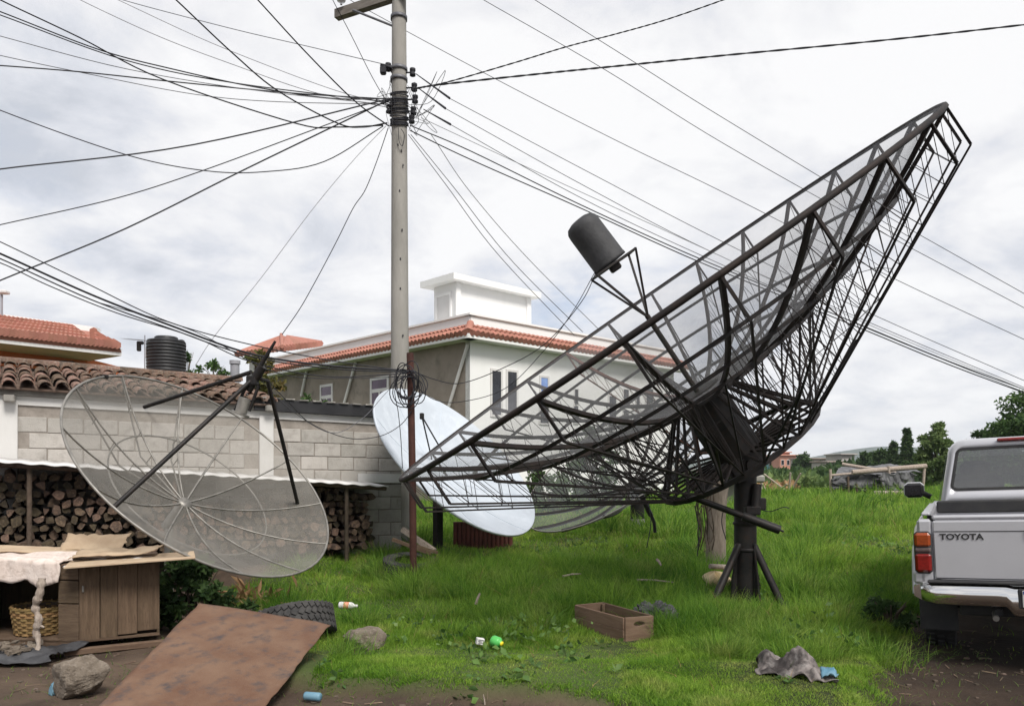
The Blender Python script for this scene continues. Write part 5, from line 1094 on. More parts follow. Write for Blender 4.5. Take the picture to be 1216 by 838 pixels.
for s in (-1, 1):
    f = MB(); f.add([V3((s*(hb_+.018), 2.25, zb_+.03)), V3((s*(hb_+.018), yf0-.2, zb_+.03)), V3((s*(ht_+.04), yf1-.1, zr_-.10)), V3((s*(ht_+.04), 2.25, zr_-.10))], [(0, 1, 2, 3)]); f.build('side_window', M['glassd'], tk_)
f = MB(); f.add([V3((-hb_+.03, yf0, zb_)), V3((hb_-.03, yf0, zb_)), V3((ht_-.05, yf1, zr_)), V3((-ht_+.05, yf1, zr_))], [(0, 1, 2, 3)]); f.build('windscreen', M['carglass'], tk_)
f = MB(); f.bbox((0, 2.1, zr_+.022), (.34, .05, .03), .01); f.build('brake_light', M['redl'], tk_)
for x in (-.36, .36):
    f = MB(); f.bbox((x, 2.55, 1.15), (.5, .16, .62), .07); st_ = f.build('seat', M['seat'], tk_); f = MB(); f.bbox((x, 2.56, 1.51), (.27, .1, .16), .05); f.build('headrest', M['seat'], st_)
f = MB(); f.bbox((0, 3.45, 1.08), (1.45, .5, .2), .06); f.build('dashboard', M['seat'], tk_); f = MB(); f.tube([V3((-.36+.18*math.cos(a), 3.1+.06*math.sin(a), 1.2+.17*math.sin(a))) for a in np.linspace(0, 6.283, 20)], .014, 5, cap=False); f.build('steering_wheel', M['seat'], tk_)
for s in (-1, 1):
    f = MB(); f.bbox((s*.965, 3.38, 1.285), (.20, .09, .165), .035); mr_ = f.build('mirror', M['rubber'] if s < 0 else M['rubber'], tk_); f = MB(); f.bbox((s*.975, 3.332, 1.285), (.165, .008, .125), .003); f.build('mirror_glass', M['glassd'], mr_)
    f = MB(); f.bbox((s*.968, 3.4, 1.287), (.215, .085, .182), .04); f.build('mirror_shell', M['silver'], mr_); f = MB(); f.tube([V3((s*.8, 3.4, 1.2)), V3((s*.9, 3.39, 1.26))], .03, 6); f.build('mirror_arm', M['rubber'], mr_)

# ---------------------------------------------------------------- wooden hutch
h0, h1, h2, h3, h4 = V3((-4.75, 6.22, 0)), V3((-3.50, 6.13, 0)), V3((-2.985, 6.42, 0)), V3((-3.3, 7.05, 0)), V3((-4.75, 7.05, 0))
hu = thing('wooden_hutch', 'weathered plank hutch with an open dark front, roofed with cardboard and cloth', 'hutch', h1)
zt0, zt1 = .09, .70
def plank(a, b, z0, z1, th=.022, m='wood', nm='plank', gap=.004):
    d = (b-a).normalized(); nr = V3((-d.y, d.x, 0)); Mx = Matrix((d, nr, V3((0, 0, 1)))).transposed(); f = MB(); c = (a+b)/2+nr*th*.5
    f.bbox((c.x, c.y, (z0+z1)/2), ((b-a).length-gap, th, z1-z0-gap), .004, Mx); o = f.build(nm, M[m], hu); return o
cuts = [0, .22, .34, .68, .70, 1.0]; cuts = [0, .25, .47, .715, 1.0]
for k in range(4):
    a, b = h1.lerp(h2, cuts[k]), h1.lerp(h2, cuts[k+1]); plank(a+V3((0, random.uniform(-.006, .004), 0)), b, zt0+.012*k+random.uniform(-.008, .008), zt1, .024)
fr_ = lambda px, z, D=6.135: V3(((px-608)/900*D, D, z))
oa = h0.lerp(h1, .855); 
plank(oa, h1-V3((.006, 0, 0)), .40, .585, .024, 'wood2'); plank(oa, h1-V3((.006, 0, 0)), .10, .395, .024, 'wood2'); plank(oa, h1-V3((.006, 0, 0)), .59, .70, .024, 'wood2')
plank(h0, oa, .59, .66, .03, 'wood2'); plank(h0, h1, .045, .105, .03, 'wood2')
b0 = h0.lerp(h1, .385); plank(h0, b0, .11, .585, .024)
plank(h2, h3, zt0, zt1, .022); plank(h3, h4, zt0, zt1, .022); plank(h4, h0, zt0, zt1, .022)
f = MB(); f.prism([V3((p.x, p.y, .085)) for p in (h0, h1, h2, h3, h4)], V3((0, 0, .02))); f.build('floor_board', M['wood2'], hu)
f = MB(); f.prism([V3((p.x, p.y, .701)) for p in (h0, h1, h2, h3, h4)], V3((0, 0, .016))); f.build('roof_board', M['wood2'], hu)
f = MB(); d = (h2-h1).normalized(); p = h1-d*.1+V3((0, .0, .04)); f.bbox((h1+h2)/2+V3((.1, -.02, .03)), (.95, .06, .05), .006, Matrix((d, V3((-d.y, d.x, 0)), V3((0, 0, 1)))).transposed()); f.build('skid', M['wood2'], hu)
for p in (h1+V3((-.08, .05, 0)), h4+V3((.2, -.2, 0)), h3): f = MB(); f.bbox((p.x, p.y, -.0), (.12, .1, .15), .01); f.build('foot', M['wood'], hu)
f = MB(); f.bbox((-3.16, 6.32, .735), (.95, .5, .018), .004, Matrix.Rotation(R_(24), 3, 'Z') @ Matrix.Rotation(R_(-2), 3, 'Y')); f.build('roof_plank', M['card'], hu)
f = MB(); f.bbox(h1.lerp(h2, .06)+V3((0, -.018, .52)), (.014, .012, .05), .003); f.build('latch', M['galv'], hu)
bk = thing('cane_basket', 'round woven cane basket sitting inside the dark hutch opening', 'basket', V3((-3.98, 6.42, .105))); f = MB(); r_ = random.Random(2)
for k in range(11):
    z_ = .125+k*.021; R_b = .19+.03*k/10
    f.tube([V3((-3.98+(R_b+.008*math.sin(a*14+k*math.pi))*math.cos(a), 6.42+(R_b+.008*math.sin(a*14+k*math.pi))*math.sin(a), z_)) for a in np.linspace(0, 6.283, 85)], .0115, 4, cap=False)
for k in range(28):
    a = k*6.283/28; f.tube([V3((-3.98+.19*math.cos(a), 6.42+.19*math.sin(a), .11)), V3((-3.98+.222*math.cos(a), 6.42+.222*math.sin(a), .35))], .007, 4)
f.build('weave', M['basket'], bk); f = MB(); f.lathe([(0, .11), (.185, .11), (.21, .33)], Matrix.Translation((-3.98, 6.42, 0)), 20); f.build('inside', M['bark'], bk)
# covers lying on the roof
def crumple(name, label, cat, c, ux, uy, amp, mt, seed, nu=26, nv=20, drop=None, th=.006, zf_=None):
    f = MB(); c = V3(c); ux = V3(ux); uy = V3(uy)
    def fn(u, v):
        e = .12*(vnoise(u*6, v*6, 1, seed+9)-.5); p = c+ux*(u-.5+e*.6*(abs(u-.5) > .4))+uy*(v-.5+e*.6*(abs(v-.5) > .4)); h = (fbm(u*3, v*3, 1.5, seed, 3)-.5)*2*amp+(.25-abs(vnoise(u*5+v*3, v*4-u, 1.1, seed+3)-.5))*amp*1.1+(.25-abs(vnoise(u*9-v*4, v*8+u*3, 1.1, seed+5)-.5))*amp*.6
        if zf_: h += zf_(u, v)
        q = p+V3((0, 0, float(h)))
        return drop(q, u, v) if drop else q
    f.sheet(fn, nu, nv, th); return tag(f.build(name, M[mt], None, c), label, cat)
def drape(q, u, v):
    if q.y < 6.17: k = 6.17-q.y; q = V3((q.x, 6.15-.05*float(vnoise(u*11, v*2, 1, 8))-.03*float(vnoise(u*25, v*3, 1, 9)), q.z-k*.85-.5*k*(float(vnoise(u*7, 0, 1, 2))-.5)-.3*k*(float(vnoise(u*21, 0, 1, 5))-.5)))
    return q
crumple('cloth_cover', 'dirty pinkish white cloth draped over the front edge of the hutch roof', 'cloth', (-4.25, 6.27, .755), (1.2, -.02, 0), (0, .55, 0), .03, 'cloth', 3, 40, 26, drape, .012)
crumple('cardboard_sheet', 'torn brown cardboard sheet lying flat on the hutch roof', 'cardboard', (-3.35, 6.46, .775), (.62, .2, 0), (-.1, .4, 0), .03, 'card', 7, 20, 14, None, .006, lambda u, v: .05*max(0, u-.6)*2)
crumple('cardboard_flap', 'pale cardboard flap standing up at the back of the hutch roof', 'cardboard', (-3.72, 6.75, .83), (.5, .1, 0), (.02, .12, .13), .03, 'card', 12, 16, 8, None, .006)
crumple('paper_scrap', 'whitish ragged paper hanging over the hutch edge below the cardboard', 'paper', (-3.33, 6.27, .728), (.46, .16, .02), (.08, .22, .02), .022, 'whitep', 15, 22, 10, None, .004)
crumple('brown_board', 'thin brown board lying at the left of the hutch roof behind the cloth', 'board', (-4.2, 6.62, .79), (.9, .06, -.04), (0, .25, .02), .012, 'card', 19, 14, 8, None, .012)
gs = [(50, 686, 5.98), (47, 705, 5.96), (42, 720, 5.97), (46, 735, 5.95), (43, 750, 5.96), (46, 765, 5.94), (39, 790, 5.9)]
f = MB(); cp = crom([P(*q) for q in gs], 7); f.tube(cp, [(.017+.016*float(vnoise(k*.45, 0, 1, 4))+.014*float(vnoise(k*1.1, 3, 1, 4)))*(1-.3*k/len(cp)) for k in range(len(cp))], 9)
f.tube([cp[12], cp[12]+V3((.05, -.02, .03))], [.018, .008], 5); f.tube([cp[24], cp[24]+V3((.05, 0, -.02))], [.016, .008], 5)
tag(f.build('prop_stick', M['stick'], None, P(40, 790, 5.9)), 'gnarled bleached branch propping up the cloth at the front of the hutch', 'branch')
crumple('tarp_sheet', 'crumpled black plastic sheet with grey rubble on the ground before the hutch', 'tarp', (-3.95, 5.85, .06), (1.0, .1, 0), (.1, .42, .02), .06, 'tarp', 23, 34, 20)
f = MB()
for k in range(60):
    x, y = random.uniform(-4.3, -3.72), random.uniform(5.75, 6.05); s_ = random.uniform(.012, .04); f.box((x, y, .09+random.uniform(0, .03)), (s_*2, s_*1.3, s_*.8), Matrix.Rotation(random.uniform(0, 3), 3, 'Z') @ Matrix.Rotation(random.uniform(-.4, .4), 3, 'X'), jit=s_*.25)
tag(f.build('rubble', M['stone'], None, (-4, 5.9, .09)), 'grey rubble heaped on the black plastic sheet', 'rubble', None, 'stuff')

# ---------------------------------------------------------------- rusty steel sheet, tyre, rocks and litter
s00, s10, s11, s01 = P(237, 715, 6.0), P(392, 740, 5.84), P(288, 872, 4.2), P(62, 893, 4.0)
f = MB(); f.sheet(lambda u, v: s00.lerp(s10, u).lerp(s01.lerp(s11, u), v)+V3((0, 0, .012*math.sin(u*3)*math.sin(v*4)+.012*float(fbm(u*3, v*4, 1, 8, 3)-.5)-.02*max(0, u-.96)*20*float(vnoise(v*5, 0, 1, 4))*.3-.03*max(0, u+1-v-1.9)*4))+(s10-s00)*.012*float(vnoise(v*22, 2, 1, 6)-.5)*(1 if u > .98 else -1 if u < .02 else 0), 40, 56, -.006); tag(f.build('steel_sheet', M['sheet'], None, (s00+s11)/2), 'large flat rust brown steel sheet tilted over the grass bank', 'metal sheet')
def rock(name, label, c, r, seed, mt='stone', pts=None):
    f = MB(); rr = random.Random(seed); nu, nv = 18, 12
    dirs = [V3((rr.gauss(0, 1), rr.gauss(0, 1), rr.gauss(0, .8))).normalized() for _ in range(13)]; ds = [rr.uniform(.72, 1.0) for _ in dirs]
    def fn(u, v):
        a = 2*math.pi*u; b = math.pi*(v-.5); d = V3((math.cos(a)*math.cos(b), math.sin(a)*math.cos(b), math.sin(b))); k = 1.15
        for q, w_ in zip(dirs, ds):
            t_ = d.dot(q)
            if t_ > .05: k = min(k, w_/t_)
        k *= 1+.05*math.sin(d.x*9+seed)*math.sin(d.z*8+d.y*7)
        return V3((c[0]+d.x*k*r[0], c[1]+d.y*k*r[1], c[2]+d.z*k*r[2]))
    f.grid(fn, nu*2, nv*2, 0, False); return tag(f.build(name, M[mt], None, c), label, 'rock')
g1 = onground(96, 5.0); rock('rock', 'angular grey brown rock on the bare earth beside the rusty steel sheet', (g1.x, g1.y, .12), (.17, .15, .16), 4)
g1 = onground(433, 6.25); rock('rock', 'squarish brown rock sunk in the grass between the steel sheet and the crate', (g1.x, g1.y, g1.z+.06), (.165, .14, .13), 10)
g1 = onground(300, 6.3); rock('rock', 'dark stone wedged under the raised edge of the rusty steel sheet', (-2.2, 5.9, .08), (.16, .14, .14), 17)
def tyre(name, label, c, nrm, R=.36, w_=.24, tread=True):
    t = thing(name, label, 'tyre', c); Fm = frame(V3(c), nrm); f = MB()
    f.lathe([(R*.58, -w_*.36), (R*.62, -w_*.44), (R*.86, -w_*.5), (R*.95, -w_*.44), (R*.97, -w_*.3), (R*.97, w_*.3), (R*.95, w_*.44), (R*.86, w_*.5), (R*.62, w_*.44), (R*.58, w_*.36), (R*.7, w_*.3), (R*.9, w_*.25), (R*.9, -w_*.25), (R*.7, -w_*.3), (R*.58, -w_*.36)], Fm, 44); f.build('carcass', M['tyre'], t)
    f = MB(); nn_ = 40
    for k in range(nn_):
        for j, zz_ in enumerate((-.36, -.13, .1, .34)):
            a = (k+.5*(j % 2)+zz_*.8)*2*math.pi/nn_; Mx = Fm.to_3x3() @ Matrix.Rotation(a, 3, 'Z') @ Matrix.Rotation((.5 if j % 2 else -.5), 3, 'X')
            f.box(Fm @ V3((R*.978*math.cos(a), R*.978*math.sin(a), zz_*w_)), (.022, R*2*math.pi/nn_*.72, w_*.19), Mx)
    f.build('tread', M['tyre'], t); return t
tyre('worn_tyre', 'worn truck tyre lying tilted behind the rusty steel sheet', P(347, 742, 6.5), (-.24, .36, .9))
g1 = onground(488, 9.9); tyre('buried_tyre', 'old tyre half sunk in long grass beneath the loose boards', (g1.x, g1.y, g1.z+.06), (.05, -.15, 1), .36, .2)
for nm, lb, a, b, wd_ in (('loose_board', 'pale loose board leaning on the old tyre in the grass', (478, 628, 10.2), (516, 654, 10), .09), ('loose_board', 'dark loose board lying across the old tyre in the grass', (466, 640, 10), (512, 657, 9.9), .06), ('loose_board', 'short weathered board beside the old tyre in the grass', (490, 646, 9.8), (520, 656, 9.8), .05)):
    f = MB(); a, b = P(*a), P(*b); f.tube([a, b], wd_*.5, 4); tag(f.build(nm, M['stick'] if 'pale' in lb else M['wood2'], None, b), lb, 'board')
# crate
cA, cB_, cC, cD = P(683, 713, 7.12), P(741, 728, 6.5), P(775.5, 725.5, 6.6), P(716, 710, 7.26)
for q in (cA, cB_, cC, cD): q.z = .215
cr = thing('wooden_crate', 'open brown wooden crate sitting in the grass near the pedestal', 'crate', V3((cB_.x, cB_.y, .03)))
def cside(a, b, nm, hand=False):
    d = (b-a).normalized(); nr = V3((-d.y, d.x, 0)); Mx = Matrix((d, nr, V3((0, 0, 1)))).transposed(); ln = (b-a).length
    if hand:
        f = MB(); hw, hh = .055, .022; z0, z1 = .0, .213; n = 10; c = (a+b)/2; o2 = [(-ln/2, z0), (ln/2, z0), (ln/2, z1), (-ln/2, z1)]; hc = .155
        inn = [(hw*math.cos(t), hc+hh*math.sin(t)) for t in np.linspace(-.75*math.pi, 1.25*math.pi, 17)[:-1]]
        for side in (-.011, .011):
            vs = [c+d*x+nr*side+V3((0, 0, z-c.z)) for x, z in o2+inn]; fs = []
            for k in range(4):
                for j in range(4): fs.append((4+k*4+j, 4+(k*4+j+1) % 16, k) if j < 3 else (4+k*4+j, 4+(k*4+j+1) % 16, (k+1) % 4, k))
            f.add(vs, fs if side < 0 else [q[::-1] for q in fs])
        vs = [c+d*x+nr*side+V3((0, 0, z-c.z)) for side in (-.011, .011) for x, z in inn]; f.add(vs, [(j, (j+1) % 16, (j+1) % 16+16, j+16) for j in range(16)])
        vs = [c+d*x+nr*side+V3((0, 0, z-c.z)) for side in (-.011, .011) for x, z in o2]; f.add(vs, [(j, (j+1) % 4, (j+1) % 4+4, j+4) for j in range(4)])
        f.build('end_board', M['crate'], cr); return
    for z0, z1 in ((.0, .105), (.109, .213)): f = MB(); c = (a+b)/2; f.bbox((c.x, c.y, (z0+z1)/2), (ln, .016, z1-z0), .004, Mx); f.build(nm, M['crate'], cr)
cside(cA, cB_, 'side_board'); cside(cD, cC, 'side_board'); cside(cB_+V3((.008, .003, 0)), cC-V3((.008, .003, 0)), 'end_board', True); cside(cA, cD, 'end_board')
f = MB(); f.prism([V3((q.x, q.y, .015)) for q in (cA, cB_, cC, cD)], V3((0, 0, .014))); f.build('base_board', M['crate'], cr)
for q, dd in ((cA, (.03, -.005)), (cB_, (-.0, .04)), (cC, (-.03, .01)), (cD, (.0, -.04))): f = MB(); f.bbox((q.x+dd[0], q.y+dd[1], .105), (.03, .03, .2), .003); f.build('corner_post', M['crate'], cr)
# bags, rags, sack
def crumpled(name, label, cat, c, r, mt, seed, rot=0, amp=.55):
    f = MB()
    def fn(u, v):
        a = 2*math.pi*u; b = math.pi*(v-.5); d = V3((math.cos(a)*math.cos(b), math.sin(a)*math.cos(b), math.sin(b)))
        n1 = abs(vnoise(d.x*2.1+d.z*1.3+9, d.y*2.1-d.z, 1, seed)-.5)*2; n2 = abs(vnoise(d.x*4.5-d.z*3+9, d.y*4.5+d.z*2, 1, seed+1)-.5)*2; n3 = abs(vnoise(d.x*9+d.z*7+9, d.y*9-d.z*5, 1, seed+2)-.5)*2
        k = 1.25-amp*float(n1)-amp*.55*float(n2)-amp*.25*float(n3); x, y = d.x*k*r[0], d.y*k*r[1]; z = d.z*k*r[2] if d.z > 0 else d.z*.02
        return V3((c[0]+x*math.cos(rot)-y*math.sin(rot), c[1]+x*math.sin(rot)+y*math.cos(rot), c[2]+z))
    f.grid(fn, 90, 46, 0, False); return tag(f.build(name, M[mt], None, c), label, cat)
g1 = onground(777, 7.0); crumpled('black_rag', 'black crumpled rag lying in the grass right behind the crate', 'rag', (g1.x, g1.y, g1.z+.1), (.2, .12, .14), 'tarp', 31)
g1 = onground(944, 5.08)
def bagf(q, u, v):
    g_ = gz(q.x, q.y); e = min(u, 1-u, v, 1-v)*2
    pk = .15*math.exp(-((u-.55)/.16)**2-((v-.6)/.25)**2)+.09*math.exp(-((u-.12)/.12)**2-((v-.7)/.3)**2)
    r1 = abs(float(vnoise(u*5+v*2, v*5-u*2, 1, 3))-.5); r2 = abs(float(vnoise(u*11-v*6, v*9+u*5, 1, 5))-.5)
    return V3((q.x, q.y, g_+.02+pk+.12*r1+.05*r2-.03*(1-min(1, e*3))))
crumple('trash_bag', 'torn dirty grey plastic bag crumpled in the grass at front right', 'plastic bag', (g1.x, g1.y, g1.z), (.44, -.24, 0), (.10, .26, 0), .0, 'bag', 40, 56, 40, bagf, .004)
g1 = onground(984, 4.9, .03); crumple('blue_wrapper', 'small blue wrapper sticking out of the torn grey plastic bag', 'wrapper', (g1.x, g1.y, g1.z+.03), (.09, -.03, 0), (.02, .08, .03), .03, 'blue', 44, 8, 6)
g1 = onground(853, 8.75); f = MB(); f.grid(lambda u, v: V3((g1.x+(.17+.02*math.sin(u*25+v*9))*math.cos(2*math.pi*u)*math.sin(math.pi*v)**.6+.08*(v-.5), g1.y+.14*math.sin(2*math.pi*u)*math.sin(math.pi*v)**.6, g1.z+.08+.2*(1-v)*(1+.12*math.sin(u*31)))), 28, 14); tag(f.build('cream_sack', M['sack'], None, g1), 'lumpy cream coloured sack lying at the foot of the wooden post', 'sack')
f = MB(); f.tube([P(843, 672, 8.7), P(862, 673, 8.8)], .03, 6); tag(f.build('cut_branch', M['stick'], None, P(850, 672, 8.7)), 'short pale branch lying on the cream sack', 'branch')
# wooden post with vines
g1 = onground(850, 10.4); wp = thing('wooden_post', 'thick weathered grey post standing behind the dish pedestal', 'post', g1); f = MB(); cp = [g1-V3((0, 0, .2)), g1+V3((.0, 0, .5)), g1+V3((.02, 0, 1.0)), g1+V3((.06, 0, 1.4))]
f.tube(crom(cp, 5), [.155, .15, .145, .14, .14, .135, .135, .13, .135, .14, .14, .145, .15, .15, .16, .15], 12); f.build('trunk', mat('grey_post_wood', (.24, .2, .165), (.15, .125, .1), 7, .95, 0, .8, 30, stretch=(4, 4, .5)), wp)
f = MB(); r_ = random.Random(4)
for k in range(12):
    x = 832+r_.uniform(-6, 14); p = [P(842+r_.uniform(-6, 10), 577, 10.15)]
    for j in range(4): p.append(P(x+r_.uniform(-5, 5), 596+j*18+r_.uniform(-5, 5), 10.12+r_.uniform(-.1, .1)))
    f.tube(crom(p, 4), .008, 4)
f.build('vine', M['bark'], wp)
# bottles, carton, can, sticks
def bottle(name, label, c, d, ln, r, mts, cap=True):
    t = thing(name, label, 'bottle', c); Fm = frame(V3(c), d); f = MB(); f.lathe([(0, 0), (r*.9, 0), (r, .01), (r, ln*.62), (r*.8, ln*.74), (r*.4, ln*.86), (r*.38, ln*.93)], Fm, 16); f.build('body', M[mts[0]], t)
    f = MB(); f.lathe([(r*.42, ln*.9), (r*.42, ln), (0, ln)], Fm, 12); f.build('cap', M[mts[1]], t)
    if len(mts) > 2: f = MB(); f.lathe([(r*1.015, ln*.28), (r*1.02, ln*.3), (r*1.02, ln*.55), (r*1.015, ln*.57)], Fm, 16); f.build('label', M[mts[2]], t)
    return t
g1 = onground(403, 7.45, .13); M['redlab'] = mat('red_label', (.5, .12, .06), (.6, .3, .2), 20, .5); bottle('plastic_bottle', 'white plastic bottle with a red label lying in the grass near the tyre', g1, (1, -.15, -.02), .185, .036, ('whitep', 'whitep', 'redlab'))
g1 = onground(585, 6.15, .07); bottle('green_bottle', 'bright green bottle with a yellow cap lying in the short grass', g1, (.75, -.55, -.15), .1, .045, ('green', 'yellow'))
g1 = onground(570, 6.15, .06); ct = thing('small_carton', 'tiny white printed carton in the grass left of the green bottle', 'carton', g1); f = MB(); f.bbox(g1, (.062, .05, .052), .004, Matrix.Rotation(.3, 3, 'Z') @ Matrix.Rotation(.2, 3, 'Y')); f.build('box', M['whitep'], ct)
f = MB(); Mx = Matrix.Rotation(.3, 3, 'Z') @ Matrix.Rotation(.2, 3, 'Y')
for dx, dz_, wd_, hd_ in ((0, .014, .046, .005), (-.008, .003, .03, .004), (.004, -.007, .04, .004), (-.01, -.016, .022, .004)): f.box(g1+Mx @ V3((dx, -.0262, dz_)), (wd_, .002, hd_), Mx)
f.build('print', M['wire'], ct)
g1 = onground(64, 5.0, .03); rock('blue_bag', 'small pale blue plastic bag knotted beside the angular rock', (g1.x, g1.y, g1.z), (.035, .035, .055), 33, 'blue')['category'] = 'plastic bag'
g1 = onground(362, 4.86, .04); f = MB(); f.lathe([(0, 0), (.024, 0), (.027, .008), (.027, .10), (.022, .112), (0, .11)], frame(g1, (1, -.25, .0)), 16); tag(f.build('drink_can', M['blue'], None, g1), 'light blue drink can lying on the earth at the bottom edge', 'can')
for lb, a, b, r in (('short pale stick standing in the grass left of the crate', (565, 717, 7.4), (570, 704, 7.4), .014), ('short pale stick in the grass right below the hanging strap', (780, 664, 8.6), (785, 671, 8.5), .016), ('thin dry stalk standing at the very front edge of the grass', (576, 838, 4.8), (574, 824, 4.8), .005), ('long thin pale stick lying in the grass behind the crate', (755, 688, 8.7), (800, 691, 8.6), .012), ('pale stick lying in the grass in the middle of the lot', (668, 684, 9), (690, 681, 9.1), .013)):
    f = MB(); f.tube([P(*a), P(*a).lerp(P(*b), .5)+V3((0, 0, .01)), P(*b)], [r, r*.9, r*.6], 6); tag(f.build('stick', M['stick'], None, P(*a)), lb, 'stick')
M['dryc'] = M['dry']
g1 = onground(292, 8.0); rg = np.random.default_rng(3); dp = thing('dry_palm_leaves', 'heap of dry curled brown leaves below the left mesh dish', 'dry leaves', g1)
V, F = leaves(np.stack([g1.x+rg.normal(0, .16, 160), g1.y+rg.normal(0, .12, 160), g1.z+.06+np.abs(rg.normal(0, .06, 160))], 1), rg.uniform(.1, .28, 160), 3, .2, .22, .12); npmesh('leaf_heap', V, F, M['dry'], dp)
f = MB(); f.tube([g1+V3((-.35, -.1, .05)), g1+V3((.25, .1, .14))], [.012, .006], 5); f.build('stalk', M['stick'], dp)
c = P(588, 612, 12.6); f = MB(); d = V3((1, .05, 0))
for k in range(14): f.tube([V3((P(541, 0, 12.6).x+k*.07, 12.6, .05)), V3((P(541, 0, 12.6).x+k*.07, 12.6, .6))], .04, 6)
tag(f.build('red_fence_sheet', M['red'], None, (P(541, 0, 12.6).x, 12.6, .2)), 'red corrugated sheet standing in the grass behind the white dish', 'metal sheet')
bw_ = MB(); 
# ---------------------------------------------------------------- bushes and weeds
bush('ivy_bush', 'dark leafy bush growing between the hutch and the left mesh dish', (-2.95, 7.0, .33), (.33, .25, .36), M['leaf'], 3, 34, 90, .075)
bush('ivy_bush', 'low dark creeper on the ground below the left mesh dish', (-2.65, 7.1, .1), (.35, .2, .14), M['leaf'], 5, 18, 60, .07)
bush('dark_weed', 'dark leafy weed beside the left rear wheel of the pickup', (3.5, 7.0, .16), (.2, .25, .16), M['leaf'], 6, 12, 50, .07)
0 and bush('dark_weed', 'low weed growing on the earth under the pickup bumper', (3.55, 5.6, .05), (.3, .3, .07), M['leaf'], 8, 8, 30, .05)
bush('rose_bush', 'straggly bush with faded flowers above the black flashing of the block wall', P(372, 484, 15), (.5, .4, .22), M['leafm'], 9, 9, 36, .1)
bush('wall_vine', 'vine with yellowing leaves climbing up the corner behind the clay roof', P(318, 466, 16), (.32, .3, .45), M['leafy'], 10, 14, 70, .14)
bush('wall_vine', 'leafy vine top against the orange hipped roof', P(306, 428, 18), (.35, .3, .35), M['leafy'], 12, 6, 40, .14)
bush('distant_bush', 'distant shrub peeping over the clay roof ridge beside the water tank', P(222, 432, 26), (.35, .5, .75), M['leaf'], 13, 10, 40, .16)
bush('distant_bush', 'distant pale shrub peeping over the clay roof ridge right of the tank', P(252, 442, 26), (.7, .5, .35), M['leafm'], 14, 10, 40, .16)
wx, wy = [], []
for (px, D, n_, sp) in ((475, 6.75, 16, .13), (520, 6.75, 14, .16), (585, 6.8, 14, .14), (620, 6.75, 18, .2), (655, 6.65, 12, .15)):
    x_ = (px-608)/900*D; wx += list(RNG.normal(x_, sp, n_)); wy += list(RNG.normal(D, sp*.5, n_))
wx = np.array(wx); wy = np.array(wy); V, F = leaves(np.stack([wx, wy, gh(wx, wy)+RNG.uniform(.05, .15, len(wx))], 1), RNG.uniform(.03, .065, len(wx)), 4, -.3, .8, .12)
wo = npmesh('broad_weeds', V, F, M['weed']); tag(wo, 'broad pale leaved weeds growing among the front grass', 'weeds', None, 'stuff')
# ---------------------------------------------------------------- far right background
def farhill(name, x0, x1, D, h, seed, base=-4, depth=500):
    f = MB(); f.grid(lambda u, v: V3((x0+(x1-x0)*u, D+depth*v, base+(float(h(u))+float(fbm(u*40, v*3, 1, seed, 3)-.5)*9)*math.sin(math.pi*min(1, v*1.0+.02)))), 120, 10); o = f.build(name, mat(name+'_green', (.03, .05, .03), (.045, .065, .035), .02, .95, det=8), None, (x0, D, base)); struct(o); return o
farhill('hills', -1500, 2600, 1700, lambda u: 20+32*math.exp(-((u-.595)/.035)**2)+24*math.exp(-((u-.66)/.05)**2)+18*math.exp(-((u-.80)/.08)**2)+10*vnoise(u*14, 0, 1, 3), 3)
# distant houses
def house(name, label, px0, px1, py0, D, h2, wm_, storeys=1, roof=None, dp=7, wins=3, py1=566):
    a, b = P(px0, py1, D), P(px1, py1, D); zt = 1.5+(555-py0)/900*D; t = thing(name, label, 'house', (a.x, D, a.z)); wd_ = b.x-a.x
    f = MB(); f.bbox(((a.x+b.x)/2, D+dp/2, (a.z-2+zt)/2), (wd_, dp, zt-a.z+2), .05); f.build('wall', wm_, t)
    f = MB(); f.bbox(((a.x+b.x)/2, D+dp/2-.2, zt+.12), (wd_+.6, dp+.6, .22), .05); f.build('roof', roof or wm_, t)
    for k in range(wins):
        x = a.x+wd_*(k+.5)/wins
        for s in range(storeys):
            zc_ = zt-1.3-s*2.8
            f = MB(); f.bbox((x, D-.02, zc_), (min(1.3, wd_/wins*.5), .12, 1.1), .02); w_ = f.build('window', M['whitep'], t); f = MB(); f.bbox((x, D-.085, zc_), (min(1.1, wd_/wins*.42), .04, .9), .01); f.build('pane', M['glassd'], w_)
    return t
PINK = mat('pink_brick_wall', (.45, .22, .16), (.52, .27, .2), .5, .9); TEAL = mat('teal_wall', (.12, .32, .32), (.16, .36, .36), .5, .9); GREY = mat('grey_far_wall', (.33, .3, .28), (.4, .37, .34), .4, .9); TIN = mat('tin_roof', (.3, .25, .22), (.22, .17, .14), .6, .8)
house('distant_house', 'distant pink brick house of two storeys on the skyline right of the pedestal', 926, 946, 541, 150, 1, PINK, 2, None, 8, 3)
house('distant_house', 'small pink upper block on the skyline behind the two storey pink house', 929, 938, 537.5, 156, 1, PINK, 1, None, 5, 1)
house('distant_house', 'distant teal fronted house on the skyline nearest the pedestal', 911, 927, 543, 155, 1, TEAL, 2, GREY, 8, 2)
house('distant_house', 'distant grey house on the skyline half hidden by the dish hub', 896, 913, 541, 160, 1, GREY, 2, None, 8, 3)
house('distant_house', 'long low tin roofed house on the skyline left of the dark tree', 957, 985, 545, 140, 1, GREY, 1, TIN, 8, 5)
house('distant_house', 'pale unfinished block house on the skyline above the tarpaulin shelter', 999, 1015, 540, 120, 1, GREY, 2, None, 6, 3)
house('distant_house', 'low tin roofed shed on the skyline left of the shelter', 983, 1000, 549, 110, 1, GREY, 1, TIN, 6, 2)
